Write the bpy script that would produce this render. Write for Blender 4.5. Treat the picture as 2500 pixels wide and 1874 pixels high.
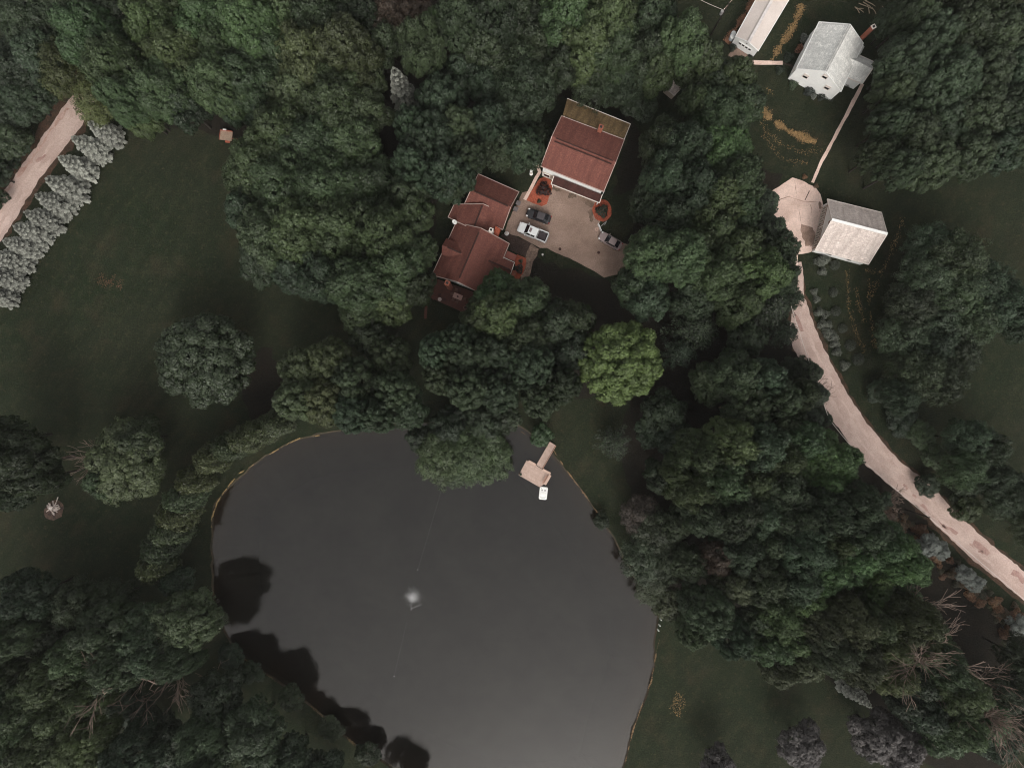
import bpy, math, random
import numpy as np
from mathutils import Vector, Matrix, noise as mnoise
from mathutils.geometry import delaunay_2d_cdt

for o in list(bpy.data.objects):
    bpy.data.objects.remove(o)
SC = bpy.context.scene
COL = SC.collection
R_ = math.radians

# ------------------------------------------------------------------ camera, light, exposure
H = 130.0                     # flying height of the drone
S = 0.078                     # metres on the ground per photograph pixel (2500 wide)
HALF = 1250 * S
cam_d = bpy.data.cameras.new('camera')
cam = bpy.data.objects.new('camera', cam_d); COL.objects.link(cam)
cam.location = (0, 0, H); cam.rotation_euler = (0, 0, 0)
cam_d.sensor_fit = 'HORIZONTAL'; cam_d.sensor_width = 36
cam_d.lens = 18.0 * H / HALF
cam_d.clip_start = 1; cam_d.clip_end = 3000
SC.camera = cam

SUN_EL, SUN_AZ = R_(42), R_(172)          # azimuth clockwise from +Y (photo up)
w = bpy.data.worlds.new("World"); SC.world = w; w.use_nodes = True
nt = w.node_tree; nt.nodes.clear()
out = nt.nodes.new('ShaderNodeOutputWorld'); bg = nt.nodes.new('ShaderNodeBackground')
sky = nt.nodes.new('ShaderNodeTexSky'); sky.sky_type = 'NISHITA'; sky.sun_disc = False
sky.sun_elevation = SUN_EL; sky.sun_rotation = SUN_AZ; sky.dust_density = 4.0; sky.air_density = 1.0
hs = nt.nodes.new('ShaderNodeHueSaturation'); hs.inputs['Saturation'].default_value = 0.12
nt.links.new(sky.outputs[0], hs.inputs['Color']); nt.links.new(hs.outputs[0], bg.inputs['Color'])
warm = nt.nodes.new('ShaderNodeMix'); warm.data_type = 'RGBA'; warm.blend_type = 'MULTIPLY'
warm.inputs[0].default_value = 1.0; warm.inputs[7].default_value = (1.0, 0.98, 0.955, 1)
nt.links.new(hs.outputs[0], warm.inputs[6]); nt.links.new(warm.outputs[2], bg.inputs['Color'])
bg.inputs['Strength'].default_value = 0.11
nt.links.new(bg.outputs[0], out.inputs['Surface'])
sl = bpy.data.lights.new('sun', 'SUN'); sl.energy = 0.4; sl.angle = R_(22); sl.color = (1.0, 0.93, 0.86)
so = bpy.data.objects.new('sun', sl); COL.objects.link(so)
sd = Vector((math.sin(SUN_AZ) * math.cos(SUN_EL), math.cos(SUN_AZ) * math.cos(SUN_EL), math.sin(SUN_EL)))
so.rotation_euler = sd.to_track_quat('Z', 'Y').to_euler(); so.location = (0, 0, 200)
SC.view_settings.view_transform = 'Standard'; SC.view_settings.look = 'None'
SC.view_settings.gamma = 1; SC.view_settings.use_curve_mapping = False
SC.view_settings.exposure = 1.12
SC.render.engine = 'CYCLES'
SC.cycles.max_bounces = 6; SC.cycles.diffuse_bounces = 1; SC.cycles.glossy_bounces = 2
SC.cycles.transparent_max_bounces = 8; SC.cycles.volume_bounces = 0
SC.cycles.use_denoising = True
SC.cycles.filter_width = 1.1

# ------------------------------------------------------------------ helpers
def P(u, v, z=0.0):
    """photograph pixel (2500x1874) seen at height z -> point in the world"""
    f = S * (H - z) / H
    return Vector(((u - 1250) * f, (937 - v) * f, z))
K = 2500 / 2212.0
def PD(u, v, z=0.0):
    return P(u * K, v * K, z)

def tag(o, label=None, cat=None, group=None, kind=None):
    if label: o['label'] = label
    if cat: o['category'] = cat
    if group: o['group'] = group
    if kind: o['kind'] = kind
    return o

def empty(name, loc, label=None, cat=None, group=None, rz=0.0):
    o = bpy.data.objects.new(name, None); COL.objects.link(o)
    o.location = loc; o.rotation_euler = (0, 0, rz); o.empty_display_size = 0.5
    return tag(o, label, cat, group)

def mesh_np(name, V, F):
    """V (n,3) array, F (m,4) or (m,3) int array"""
    me = bpy.data.meshes.new(name)
    V = np.asarray(V, dtype=np.float32); F = np.asarray(F, dtype=np.int32)
    k = F.shape[1]
    me.vertices.add(len(V)); me.vertices.foreach_set('co', V.ravel())
    me.loops.add(F.size); me.loops.foreach_set('vertex_index', F.ravel())
    me.polygons.add(len(F)); me.polygons.foreach_set('loop_start', np.arange(0, F.size, k, dtype=np.int32))
    me.polygons.foreach_set('loop_total', np.full(len(F), k, dtype=np.int32))
    me.update(calc_edges=True); me.validate()
    return me

class MB:
    def __init__(self): self.v = []; self.f = []; self.smooth = False
    def add(self, vs, fs):
        n = len(self.v); self.v += [tuple(p) for p in vs]; self.f += [[i + n for i in f] for f in fs]
    def poly(self, pts): self.add(pts, [list(range(len(pts)))])
    def box(self, c, size, rz=0.0, rot=None):
        sx, sy, sz = [a / 2 for a in size]
        m = rot if rot is not None else Matrix.Rotation(rz, 3, 'Z')
        c = Vector(c)
        p = [c + m @ Vector((x, y, z)) for x in (-sx, sx) for y in (-sy, sy) for z in (-sz, sz)]
        self.add(p, [[0, 1, 3, 2], [4, 6, 7, 5], [0, 4, 5, 1], [2, 3, 7, 6], [0, 2, 6, 4], [1, 5, 7, 3]])
    def bar(self, a, b, wd, ht):
        a, b = Vector(a), Vector(b); d = b - a; L = d.length
        if L < 1e-6: return
        q = d.to_track_quat('X', 'Z').to_matrix()
        self.box((a + b) / 2, (L, wd, ht), rot=q)
    def prism(self, pts, z0, z1):
        n = len(pts)
        self.add([(p[0], p[1], z0) for p in pts] + [(p[0], p[1], z1) for p in pts],
                 [list(range(n))[::-1], list(range(n, 2 * n))] + [[i, (i + 1) % n, n + (i + 1) % n, n + i] for i in range(n)])
    def slab(self, pts, t):
        """plate under the 3-D polygon pts"""
        pts = [Vector(p) for p in pts]; n = len(pts)
        lo = [p - Vector((0, 0, t)) for p in pts]
        self.add(pts + lo, [list(range(n)), list(range(n, 2 * n))[::-1]] + [[i, n + i, n + (i + 1) % n, (i + 1) % n] for i in range(n)])
    def tube(self, pts, rad, seg=6, cap=True):
        pts = [Vector(p) for p in pts]; n = len(pts)
        if not hasattr(rad, '__len__'): rad = [rad] * n
        ring = []
        up = Vector((0.13, 0.31, 0.94))
        for i, p in enumerate(pts):
            d = (pts[min(i + 1, n - 1)] - pts[max(i - 1, 0)])
            d = d.normalized() if d.length > 1e-9 else Vector((0, 0, 1))
            a = d.cross(up)
            if a.length < 1e-3: a = d.cross(Vector((1, 0, 0)))
            a.normalize(); b = d.cross(a)
            ring.append([p + (a * math.cos(2 * math.pi * k / seg) + b * math.sin(2 * math.pi * k / seg)) * rad[i] for k in range(seg)])
        vs = [q for r in ring for q in r]; fs = []
        for i in range(n - 1):
            for k in range(seg):
                fs.append([i * seg + k, i * seg + (k + 1) % seg, (i + 1) * seg + (k + 1) % seg, (i + 1) * seg + k])
        if cap: fs += [list(range(seg))[::-1], [(n - 1) * seg + k for k in range(seg)]]
        self.add(vs, fs)
    def cyl(self, c, r, h, seg=16, r2=None):
        c = Vector(c); r2 = r if r2 is None else r2
        self.add([c + Vector((r * math.cos(2 * math.pi * k / seg), r * math.sin(2 * math.pi * k / seg), 0)) for k in range(seg)] +
                 [c + Vector((r2 * math.cos(2 * math.pi * k / seg), r2 * math.sin(2 * math.pi * k / seg), h)) for k in range(seg)],
                 [list(range(seg))[::-1], list(range(seg, 2 * seg))] + [[k, (k + 1) % seg, seg + (k + 1) % seg, seg + k] for k in range(seg)])
    def dome(self, c, rx, ry, rz, nu=14, nv=6, full=False):
        c = Vector(c); v0 = -math.pi / 2 if full else 0
        vs = []; fs = []
        for j in range(nv + 1):
            t = v0 + (math.pi / 2 - v0) * j / nv
            for i in range(nu):
                a = 2 * math.pi * i / nu
                vs.append(c + Vector((rx * math.cos(t) * math.cos(a), ry * math.cos(t) * math.sin(a), rz * math.sin(t))))
        for j in range(nv):
            for i in range(nu):
                fs.append([j * nu + i, j * nu + (i + 1) % nu, (j + 1) * nu + (i + 1) % nu, (j + 1) * nu + i])
        self.add(vs, fs)
    def loft(self, rings, cap=True):
        n = len(rings[0]); vs = [p for r in rings for p in r]; fs = []
        for i in range(len(rings) - 1):
            for k in range(n):
                fs.append([i * n + k, i * n + (k + 1) % n, (i + 1) * n + (k + 1) % n, (i + 1) * n + k])
        if cap: fs += [list(range(n))[::-1], [(len(rings) - 1) * n + k for k in range(n)]]
        self.add(vs, fs)
    def build(self, name, mat, parent=None, local=False, smooth=False, bevel=0.0):
        off = Vector((0, 0, 0))
        if parent is not None and not local:
            q = parent
            while q is not None: off = off + q.location; q = q.parent
        me = bpy.data.meshes.new(name)
        me.from_pydata([tuple(Vector(p) - off) for p in self.v], [], self.f)
        me.update()
        if smooth:
            for p in me.polygons: p.use_smooth = True
        me.materials.append(mat)
        o = bpy.data.objects.new(name, me); COL.objects.link(o)
        if parent is not None: o.parent = parent
        if bevel:
            b = o.modifiers.new('bevel', 'BEVEL'); b.width = bevel; b.segments = 2; b.limit_method = 'ANGLE'
        return o

# ------------------------------------------------------------------ materials
def nodes_of(name):
    m = bpy.data.materials.new(name); m.use_nodes = True
    t = m.node_tree; p = t.nodes['Principled BSDF']
    return m, t, p
def N(t, kind, **kw):
    n = t.nodes.new(kind)
    for k, v in kw.items(): setattr(n, k, v)
    return n
def mixc(t, fac, a, b, blend='MIX'):
    m = N(t, 'ShaderNodeMix', data_type='RGBA', blend_type=blend)
    for idx, val in ((0, fac), (6, a), (7, b)):
        if isinstance(val, (int, float)): m.inputs[idx].default_value = val
        elif isinstance(val, tuple): m.inputs[idx].default_value = (*val, 1)[:4]
        else: t.links.new(val, m.inputs[idx])
    return m.outputs[2]
def noise_fac(t, scale, lo, hi, detail=4, rough=0.6, vec=None, stretch=None):
    tc = N(t, 'ShaderNodeNewGeometry').outputs['Position'] if vec is None else vec
    if stretch:
        m0 = N(t, 'ShaderNodeMapping'); m0.inputs['Rotation'].default_value = (0, 0, stretch[0]); t.links.new(tc, m0.inputs['Vector'])
        mp = N(t, 'ShaderNodeMapping'); mp.inputs['Scale'].default_value = stretch[1]
        t.links.new(m0.outputs[0], mp.inputs['Vector']); tc = mp.outputs[0]
    n = N(t, 'ShaderNodeTexNoise'); n.inputs['Scale'].default_value = scale; n.inputs['Detail'].default_value = detail
    n.inputs['Roughness'].default_value = rough
    t.links.new(tc, n.inputs['Vector'])
    r = N(t, 'ShaderNodeMapRange'); r.inputs[1].default_value = lo; r.inputs[2].default_value = hi
    t.links.new(n.outputs['Fac'], r.inputs[0])
    return r.outputs[0]
def pm(name, c1, c2=None, scale=1.0, rough=0.8, fine=0.25, fscale=6.0, bump=0.0, spec=0.3, metal=0.0, stretch=None):
    """base colour varied by a broad and a fine noise"""
    m, t, p = nodes_of(name)
    c2 = c2 or tuple(x * 0.8 for x in c1)
    f = noise_fac(t, scale, 0.35, 0.65, stretch=stretch)
    c = mixc(t, f, c1, c2)
    if fine:
        g = noise_fac(t, fscale, 0.25, 0.75, detail=2)
        gg = N(t, 'ShaderNodeMapRange'); gg.inputs[3].default_value = 1 - fine; gg.inputs[4].default_value = 1 + fine
        t.links.new(g, gg.inputs[0])
        mu = N(t, 'ShaderNodeVectorMath', operation='SCALE'); t.links.new(c, mu.inputs[0]); t.links.new(gg.outputs[0], mu.inputs['Scale'])
        c = mu.outputs[0]
        if bump:
            b = N(t, 'ShaderNodeBump'); b.inputs['Strength'].default_value = bump; b.inputs['Distance'].default_value = 0.1
            t.links.new(g, b.inputs['Height']); t.links.new(b.outputs[0], p.inputs['Normal'])
    t.links.new(c, p.inputs['Base Color'])
    p.inputs['Roughness'].default_value = rough; p.inputs['Metallic'].default_value = metal
    p.inputs['Specular IOR Level'].default_value = spec
    return m

def leaf_material(name, lo=0.55, hi=1.5):
    m, t, p = nodes_of(name)
    oi = N(t, 'ShaderNodeObjectInfo'); at = N(t, 'ShaderNodeAttribute', attribute_name='rnd')
    r = N(t, 'ShaderNodeMapRange'); r.inputs[3].default_value = lo; r.inputs[4].default_value = hi
    t.links.new(at.outputs['Fac'], r.inputs[0])
    tc = N(t, 'ShaderNodeNewGeometry').outputs['Position']
    f = noise_fac(t, 0.35, 0.3, 0.7, detail=3, vec=tc)
    f2 = N(t, 'ShaderNodeMapRange'); f2.inputs[3].default_value = 0.75; f2.inputs[4].default_value = 1.25
    t.links.new(f, f2.inputs[0])
    mm = N(t, 'ShaderNodeMath', operation='MULTIPLY'); t.links.new(r.outputs[0], mm.inputs[0]); t.links.new(f2.outputs[0], mm.inputs[1])
    mu = N(t, 'ShaderNodeVectorMath', operation='SCALE'); t.links.new(oi.outputs['Color'], mu.inputs[0]); t.links.new(mm.outputs[0], mu.inputs['Scale'])
    t.links.new(mu.outputs[0], p.inputs['Base Color'])
    p.inputs['Roughness'].default_value = 0.5; p.inputs['Specular IOR Level'].default_value = 0.35
    tr = N(t, 'ShaderNodeBsdfTranslucent'); t.links.new(mu.outputs[0], tr.inputs['Color'])
    ms = N(t, 'ShaderNodeMixShader'); ms.inputs[0].default_value = 0.12
    t.links.new(p.outputs[0], ms.inputs[1]); t.links.new(tr.outputs[0], ms.inputs[2])
    t.links.new(ms.outputs[0], t.nodes['Material Output'].inputs['Surface'])
    return m

LEAF = leaf_material('leaf', .45, 1.58)
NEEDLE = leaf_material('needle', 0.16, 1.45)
BARK = pm('bark', (0.030, 0.025, 0.020), (0.020, 0.017, 0.014), 1.2, 0.9, 0.3, 8)  # bark colour darkened so trunks merge with the shade under the crowns
BARE = pm('bare_wood', (0.21, 0.155, 0.125), (0.13, 0.098, 0.08), 0.8, 0.9, 0.3, 6)
WHITE = pm('white_paint', (0.78, 0.78, 0.75), (0.72, 0.72, 0.70), 0.7, 0.6, 0.05, 4)
TRIM = pm('trim_paint', (0.72, 0.66, 0.60), (0.62, 0.55, 0.5), 1, 0.6, 0.1, 4)
BEIGE = pm('beige_siding', (0.55, 0.46, 0.38), (0.48, 0.40, 0.33), 0.8, 0.7, 0.08, 4)
GLASS = pm('dark_glass', (0.012, 0.012, 0.014), (0.016, 0.016, 0.018), 1, 0.08, 0, 1, spec=0.6)
BRICK = pm('brick', (0.30, 0.10, 0.06), (0.22, 0.075, 0.05), 1.5, 0.9, 0.25, 6)
REDWALL = pm('red_siding', (0.20, 0.055, 0.035), (0.16, 0.045, 0.03), 1, 0.7, 0.15, 4)
DARKVENT = pm('ridge_vent', (0.045, 0.02, 0.016), (0.035, 0.016, 0.013), 1, 0.9, 0.1)
PLASTIC = pm('grey_plastic', (0.16, 0.14, 0.14), (0.13, 0.115, 0.115), 2, 0.5, 0.1)
METAL = pm('grey_metal', (0.35, 0.34, 0.33), (0.28, 0.27, 0.27), 1, 0.4, 0.1, metal=0.3)
BLACKP = pm('black_plastic', (0.02, 0.02, 0.02), None, 1, 0.5, 0.1)
TYRE = pm('tyre_rubber', (0.018, 0.018, 0.018), None, 1, 0.85, 0.1)
STRAW = pm('straw', (0.34, 0.22, 0.10), (0.22, 0.14, 0.065), 0.8, 0.9, 0.3, 3)
WIRE = pm('cable', (0.62, 0.55, 0.50), None, 1, 0.5, 0.0)

def shingle(name, c1, c2, ang, streak=0.5, bw=0.42, rh=0.2):
    """shingle courses: brick texture along the slope plus weather streaks"""
    m, t, p = nodes_of(name)
    tc = N(t, 'ShaderNodeNewGeometry').outputs['Position']
    mp = N(t, 'ShaderNodeMapping'); mp.inputs['Rotation'].default_value = (0, 0, -ang); t.links.new(tc, mp.inputs['Vector'])
    b = N(t, 'ShaderNodeTexBrick'); b.inputs['Scale'].default_value = 1.0; b.inputs['Brick Width'].default_value = bw; b.inputs['Row Height'].default_value = rh
    b.inputs['Mortar Size'].default_value = 0.008; b.inputs['Bias'].default_value = 0.0
    b.inputs['Color1'].default_value = (*c1, 1); b.inputs['Color2'].default_value = (*c2, 1); b.inputs['Mortar'].default_value = (*[x * 0.55 for x in c2], 1)
    t.links.new(mp.outputs[0], b.inputs['Vector'])
    f = noise_fac(t, 0.8, 0.35, 0.7, vec=mp.outputs[0], stretch=(0, (1.6, 0.25, 0.25)))
    c = mixc(t, f, b.outputs['Color'], tuple(x * streak for x in c2))
    ms = N(t, 'ShaderNodeMath', operation='MULTIPLY'); 
    g = noise_fac(t, 5.0, 0.2, 0.8, detail=2)
    gg = N(t, 'ShaderNodeMapRange'); gg.inputs[3].default_value = 0.72; gg.inputs[4].default_value = 1.28; t.links.new(g, gg.inputs[0])
    mu = N(t, 'ShaderNodeVectorMath', operation='SCALE'); t.links.new(c, mu.inputs[0]); t.links.new(gg.outputs[0], mu.inputs['Scale'])
    t.links.new(mu.outputs[0], p.inputs['Base Color']); p.inputs['Roughness'].default_value = 0.9; p.inputs['Specular IOR Level'].default_value = 0.2
    return m
ANG_RED = math.atan2(-62, 154)
ROOF_RED = shingle('red_shingle', (0.185, 0.072, 0.055), (0.145, 0.056, 0.044), ANG_RED, 0.75)
ROOF_MOSS = shingle('mossy_shingle', (0.26, 0.175, 0.085), (0.17, 0.115, 0.06), ANG_RED, 0.6)
ROOF_DARK = shingle('porch_shingle', (0.075, 0.03, 0.026), (0.055, 0.024, 0.02), ANG_RED, 0.7)
ROOF_WHITE = shingle('pale_shingle', (0.76, 0.75, 0.71), (0.54, 0.54, 0.515), math.atan2(114, 60), 0.86, 0.55, 0.26)
ROOF_TAN = shingle('tan_shingle', (0.68, 0.60, 0.55), (0.50, 0.425, 0.385), math.atan2(-35, 136), 0.78, 0.5, 0.24)
ROOF_METAL = pm('pale_metal_roof', (0.60, 0.53, 0.485), (0.52, 0.455, 0.415), 0.3, 0.5, 0.07, 5)

# ground
def ground_material():
    m, t, p = nodes_of('grass_ground')
    big = noise_fac(t, 0.035, 0.35, 0.65, detail=4)
    c = mixc(t, big, (0.0145, 0.0225, 0.0110), (0.0215, 0.0245, 0.0145))
    mid = noise_fac(t, 0.16, 0.52, 0.8, detail=5)
    c = mixc(t, mid, c, (0.042, 0.033, 0.020))
    mid2 = noise_fac(t, 0.45, 0.45, 0.75, detail=5); c = mixc(t, mid2, c, (0.030, 0.033, 0.018))
    mow = noise_fac(t, 0.6, 0.35, 0.8, detail=4, stretch=(R_(35), (1.0, 0.16, 1)))
    c = mixc(t, mow, c, (0.0125, 0.0165, 0.009))
    dry = noise_fac(t, 1.3, 0.56, 0.74, detail=5); c = mixc(t, dry, c, (0.040, 0.038, 0.021))
    f = noise_fac(t, 3.5, 0.2, 0.8, detail=3)
    gg = N(t, 'ShaderNodeMapRange'); gg.inputs[3].default_value = 0.45; gg.inputs[4].default_value = 1.55; t.links.new(f, gg.inputs[0])
    mu = N(t, 'ShaderNodeVectorMath', operation='SCALE'); t.links.new(c, mu.inputs[0]); t.links.new(gg.outputs[0], mu.inputs['Scale'])
    t.links.new(mu.outputs[0], p.inputs['Base Color'])
    b = N(t, 'ShaderNodeBump'); b.inputs['Strength'].default_value = 0.6; b.inputs['Distance'].default_value = 0.15
    t.links.new(f, b.inputs['Height']); t.links.new(b.outputs[0], p.inputs['Normal'])
    p.inputs['Roughness'].default_value = 0.95; p.inputs['Specular IOR Level'].default_value = 0.1
    return m
GRASS = ground_material()
GRAVEL = pm('pink_gravel', (0.52, 0.40, 0.352), (0.415, 0.305, 0.262), 0.22, 0.95, 0.2, 5, bump=0.4, spec=0.1)
VERGE = pm('worn_verge', (0.085, 0.050, 0.034), (0.035, 0.028, 0.020), 0.6, 0.95, 0.4, 4, spec=0.1)
CONCRETE = pm('concrete_pad', (0.72, 0.55, 0.475), (0.52, 0.375, 0.315), 0.28, 0.9, 0.16, 4, bump=0.2, spec=0.15)
DRIVE = pm('brown_gravel', (0.305, 0.218, 0.175), (0.20, 0.138, 0.108), 0.18, 0.95, 0.24, 5, bump=0.4, spec=0.1)
MULCH = pm('red_mulch', (0.36, 0.095, 0.055), (0.26, 0.07, 0.042), 0.8, 0.95, 0.35, 5, bump=0.5, spec=0.1)
SOIL = pm('dark_soil', (0.062, 0.042, 0.034), (0.04, 0.028, 0.024), 0.6, 0.95, 0.35, 4, bump=0.5, spec=0.1)
STONE = pm('flagstone', (0.24, 0.165, 0.125), (0.13, 0.09, 0.07), 1.2, 0.9, 0.4, 3, bump=0.5)
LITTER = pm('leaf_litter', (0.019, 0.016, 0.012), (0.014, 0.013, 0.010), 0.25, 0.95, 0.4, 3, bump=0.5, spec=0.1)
DULL = pm('weathered_trim', (.46, .36, .32), (.38, .29, .25), 1, .7, .1, 4)
WOOD = pm('dock_wood', (0.50, 0.36, 0.29), (0.42, 0.29, 0.235), 0.6, 0.8, 0.12, 5)
DECKRED = pm('red_deck', (0.125, 0.045, 0.03), (0.09, 0.034, 0.024), 0.6, 0.8, 0.2, 5)

def plank_material(name, c1, c2, ang, wd=0.16):
    m, t, p = nodes_of(name)
    tc = N(t, 'ShaderNodeNewGeometry').outputs['Position']
    mp = N(t, 'ShaderNodeMapping'); mp.inputs['Rotation'].default_value = (0, 0, -ang); t.links.new(tc, mp.inputs['Vector'])
    b = N(t, 'ShaderNodeTexBrick'); b.inputs['Scale'].default_value = 1; b.inputs['Brick Width'].default_value = 2.6; b.inputs['Row Height'].default_value = wd
    b.inputs['Mortar Size'].default_value = 0.012
    b.inputs['Color1'].default_value = (*c1, 1); b.inputs['Color2'].default_value = (*c2, 1); b.inputs['Mortar'].default_value = (*[x * 0.3 for x in c2], 1)
    t.links.new(mp.outputs[0], b.inputs['Vector'])
    f = noise_fac(t, 2.0, 0.4, 0.8)
    t.links.new(mixc(t, f, b.outputs['Color'], tuple(x * 0.75 for x in c2)), p.inputs['Base Color'])
    p.inputs['Roughness'].default_value = 0.85
    return m

# ------------------------------------------------------------------ terrain
rng = random.Random(7)
def dens(pts, step, jit, closed=True, seed=1):
    """densify an outline (world XY) and roughen it"""
    r = random.Random(seed); o = []
    n = len(pts)
    for i in range(n if closed else n - 1):
        a, b = Vector(pts[i][:2]), Vector(pts[(i + 1) % n][:2]); d = b - a; k = max(1, int(d.length / step))
        nrm = Vector((-d.y, d.x)).normalized() if d.length > 0 else Vector((0, 0))
        for j in range(k):
            q = a + d * (j / k)
            nz = mnoise.noise(Vector((q.x * 0.5, q.y * 0.5, seed))) * 1.6 + r.uniform(-0.6, 0.6)
            o.append(q + nrm * jit * nz)
    if not closed: o.append(Vector(pts[-1][:2]))
    return o
def smooth_closed(pts, it=2):
    pts = [Vector(p[:2]) for p in pts]
    for _ in range(it):
        q = []
        for i in range(len(pts)):
            a, b = pts[i], pts[(i + 1) % len(pts)]
            q += [a * 0.75 + b * 0.25, a * 0.25 + b * 0.75]
        pts = q
    return pts
def sheet(name, pix, mat, z, jit=0.0, step=1.0, smooth=0, kind='structure', disp=False, seed=1, label=None):
    pts = [(PD if disp else P)(u, v) for u, v in pix]
    pts = smooth_closed(pts, smooth) if smooth else [Vector(p[:2]) for p in pts]
    if jit: pts = dens(pts, step, jit, seed=seed)
    vs, es, fs, *_ = delaunay_2d_cdt(pts, [(i, (i + 1) % len(pts)) for i in range(len(pts))], [], 1, 1e-5)
    mb = MB(); mb.add([(p.x, p.y, z) for p in vs], [list(f) for f in fs])
    o = mb.build(name, mat); o['kind'] = kind
    for p in o.data.polygons:
        if p.normal.z < 0: p.flip()
    if label: o['label'] = label
    return o

SHORE = [(462,1085),(458,1150),(460,1200),(458,1250),(466,1310),(486,1370),(526,1418),(616,1482),(673,1524),(769,1608),(860,1662),(960,1730),(1180,1760),(1330,1720),
         (1346,1658),(1366,1570),(1400,1490),(1412,1430),(1414,1370),(1424,1325),(1408,1300),(1360,1235),(1330,1170),(1288,1105),(1235,1035),(1197,985),(1160,945),(1100,910),
         (1020,905),(940,915),(850,920),(760,928),(690,938),(640,952),(590,975),(545,1008),(505,1043)]
shore = smooth_closed([PD(u, v) for u, v in SHORE], 2)
shore = dens(shore, 1.2, 0.22, seed=3)
cen = Vector((sum(p.x for p in shore) / len(shore), sum(p.y for p in shore) / len(shore)))
def inset(pts, d):
    o = []; n = len(pts)
    area = sum(pts[i].x * pts[(i + 1) % n].y - pts[(i + 1) % n].x * pts[i].y for i in range(n))
    sgn = 1 if area > 0 else -1
    for i in range(n):
        t = (pts[(i + 3) % n] - pts[(i - 3) % n]).normalized()
        o.append(pts[i] + Vector((-t.y, t.x)) * d * sgn)
    return o
G = 500.0
outer = [Vector((-G, -G)), Vector((G, -G)), Vector((G, G)), Vector((-G, G))]
bank_top = inset(shore, -0.3)
allp = outer + bank_top; ns = len(bank_top)
ed = [(0, 1), (1, 2), (2, 3), (3, 0)] + [(4 + i, 4 + (i + 1) % ns) for i in range(ns)]
vs, es, fs, ov, oe, of = delaunay_2d_cdt(allp, ed, [], 1, 1e-6)
import bisect
def inside(p, poly):
    c = False; n = len(poly)
    for i in range(n):
        a, b = poly[i], poly[i - 1]
        if (a.y > p.y) != (b.y > p.y) and p.x < (b.x - a.x) * (p.y - a.y) / (b.y - a.y) + a.x: c = not c
    return c
keep = []
for f in fs:
    c = sum((vs[i] for i in f), Vector((0, 0))) / 3
    if not inside(c, bank_top): keep.append(list(f))
mb = MB(); mb.add([(p.x, p.y, 0) for p in vs], keep)
g = mb.build('ground', GRASS); g['kind'] = 'structure'
for p in g.data.polygons:
    if p.normal.z < 0: p.flip()
# pond bed: bank slope, silt shelf, deep mud; the water's darkening with depth is painted in
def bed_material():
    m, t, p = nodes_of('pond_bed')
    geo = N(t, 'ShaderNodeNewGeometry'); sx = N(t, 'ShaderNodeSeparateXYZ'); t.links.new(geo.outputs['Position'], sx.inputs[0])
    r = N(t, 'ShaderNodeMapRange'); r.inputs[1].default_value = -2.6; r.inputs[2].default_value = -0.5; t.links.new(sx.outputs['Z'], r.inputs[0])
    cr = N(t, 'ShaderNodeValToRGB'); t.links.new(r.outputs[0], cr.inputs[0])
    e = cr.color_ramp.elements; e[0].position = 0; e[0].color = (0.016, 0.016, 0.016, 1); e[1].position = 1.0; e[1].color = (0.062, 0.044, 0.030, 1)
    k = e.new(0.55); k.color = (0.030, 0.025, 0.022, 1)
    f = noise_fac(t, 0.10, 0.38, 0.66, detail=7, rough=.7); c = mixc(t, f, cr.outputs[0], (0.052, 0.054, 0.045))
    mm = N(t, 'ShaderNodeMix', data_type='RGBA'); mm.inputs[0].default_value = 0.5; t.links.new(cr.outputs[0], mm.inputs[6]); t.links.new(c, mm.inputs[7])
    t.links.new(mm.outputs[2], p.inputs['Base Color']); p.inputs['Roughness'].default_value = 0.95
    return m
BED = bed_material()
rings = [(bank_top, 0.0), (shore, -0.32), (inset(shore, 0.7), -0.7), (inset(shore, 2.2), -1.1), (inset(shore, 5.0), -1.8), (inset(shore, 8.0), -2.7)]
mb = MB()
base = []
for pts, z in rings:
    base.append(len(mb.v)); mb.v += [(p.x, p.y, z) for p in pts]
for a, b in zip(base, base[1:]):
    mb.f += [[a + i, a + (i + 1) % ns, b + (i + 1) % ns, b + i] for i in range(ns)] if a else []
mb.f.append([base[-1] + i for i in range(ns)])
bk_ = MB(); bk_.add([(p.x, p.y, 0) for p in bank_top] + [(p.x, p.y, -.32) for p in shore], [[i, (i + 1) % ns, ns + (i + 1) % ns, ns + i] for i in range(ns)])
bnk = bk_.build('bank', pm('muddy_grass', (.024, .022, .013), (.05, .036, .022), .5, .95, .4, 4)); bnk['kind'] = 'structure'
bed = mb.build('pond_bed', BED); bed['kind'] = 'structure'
def water_material():
    m, t, p = nodes_of('pond_water'); t.nodes.remove(p)
    gl = N(t, 'ShaderNodeBsdfGlossy'); gl.inputs['Roughness'].default_value = 0.04; gl.inputs['Color'].default_value = (1, 0.97, 0.94, 1)
    tr = N(t, 'ShaderNodeBsdfTransparent'); tr.inputs['Color'].default_value = (0.72, 0.70, 0.66, 1)
    fr = N(t, 'ShaderNodeFresnel'); fr.inputs['IOR'].default_value = 1.52
    ms = N(t, 'ShaderNodeMixShader'); t.links.new(fr.outputs[0], ms.inputs[0]); t.links.new(tr.outputs[0], ms.inputs[1]); t.links.new(gl.outputs[0], ms.inputs[2])
    n1 = noise_fac(t, 2.2, 0.0, 1.0, detail=3); b = N(t, 'ShaderNodeBump'); b.inputs['Strength'].default_value = 0.30; b.inputs['Distance'].default_value = 0.035
    t.links.new(n1, b.inputs['Height']); t.links.new(b.outputs[0], gl.inputs['Normal']); t.links.new(b.outputs[0], fr.inputs['Normal'])
    t.links.new(ms.outputs[0], t.nodes['Material Output'].inputs['Surface'])
    return m
WATER = water_material()
mb = MB(); mb.poly([(p.x, p.y, -0.3) for p in inset(shore, -0.02)])
wtr = mb.build('pond_water', WATER); wtr['kind'] = 'structure'
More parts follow.
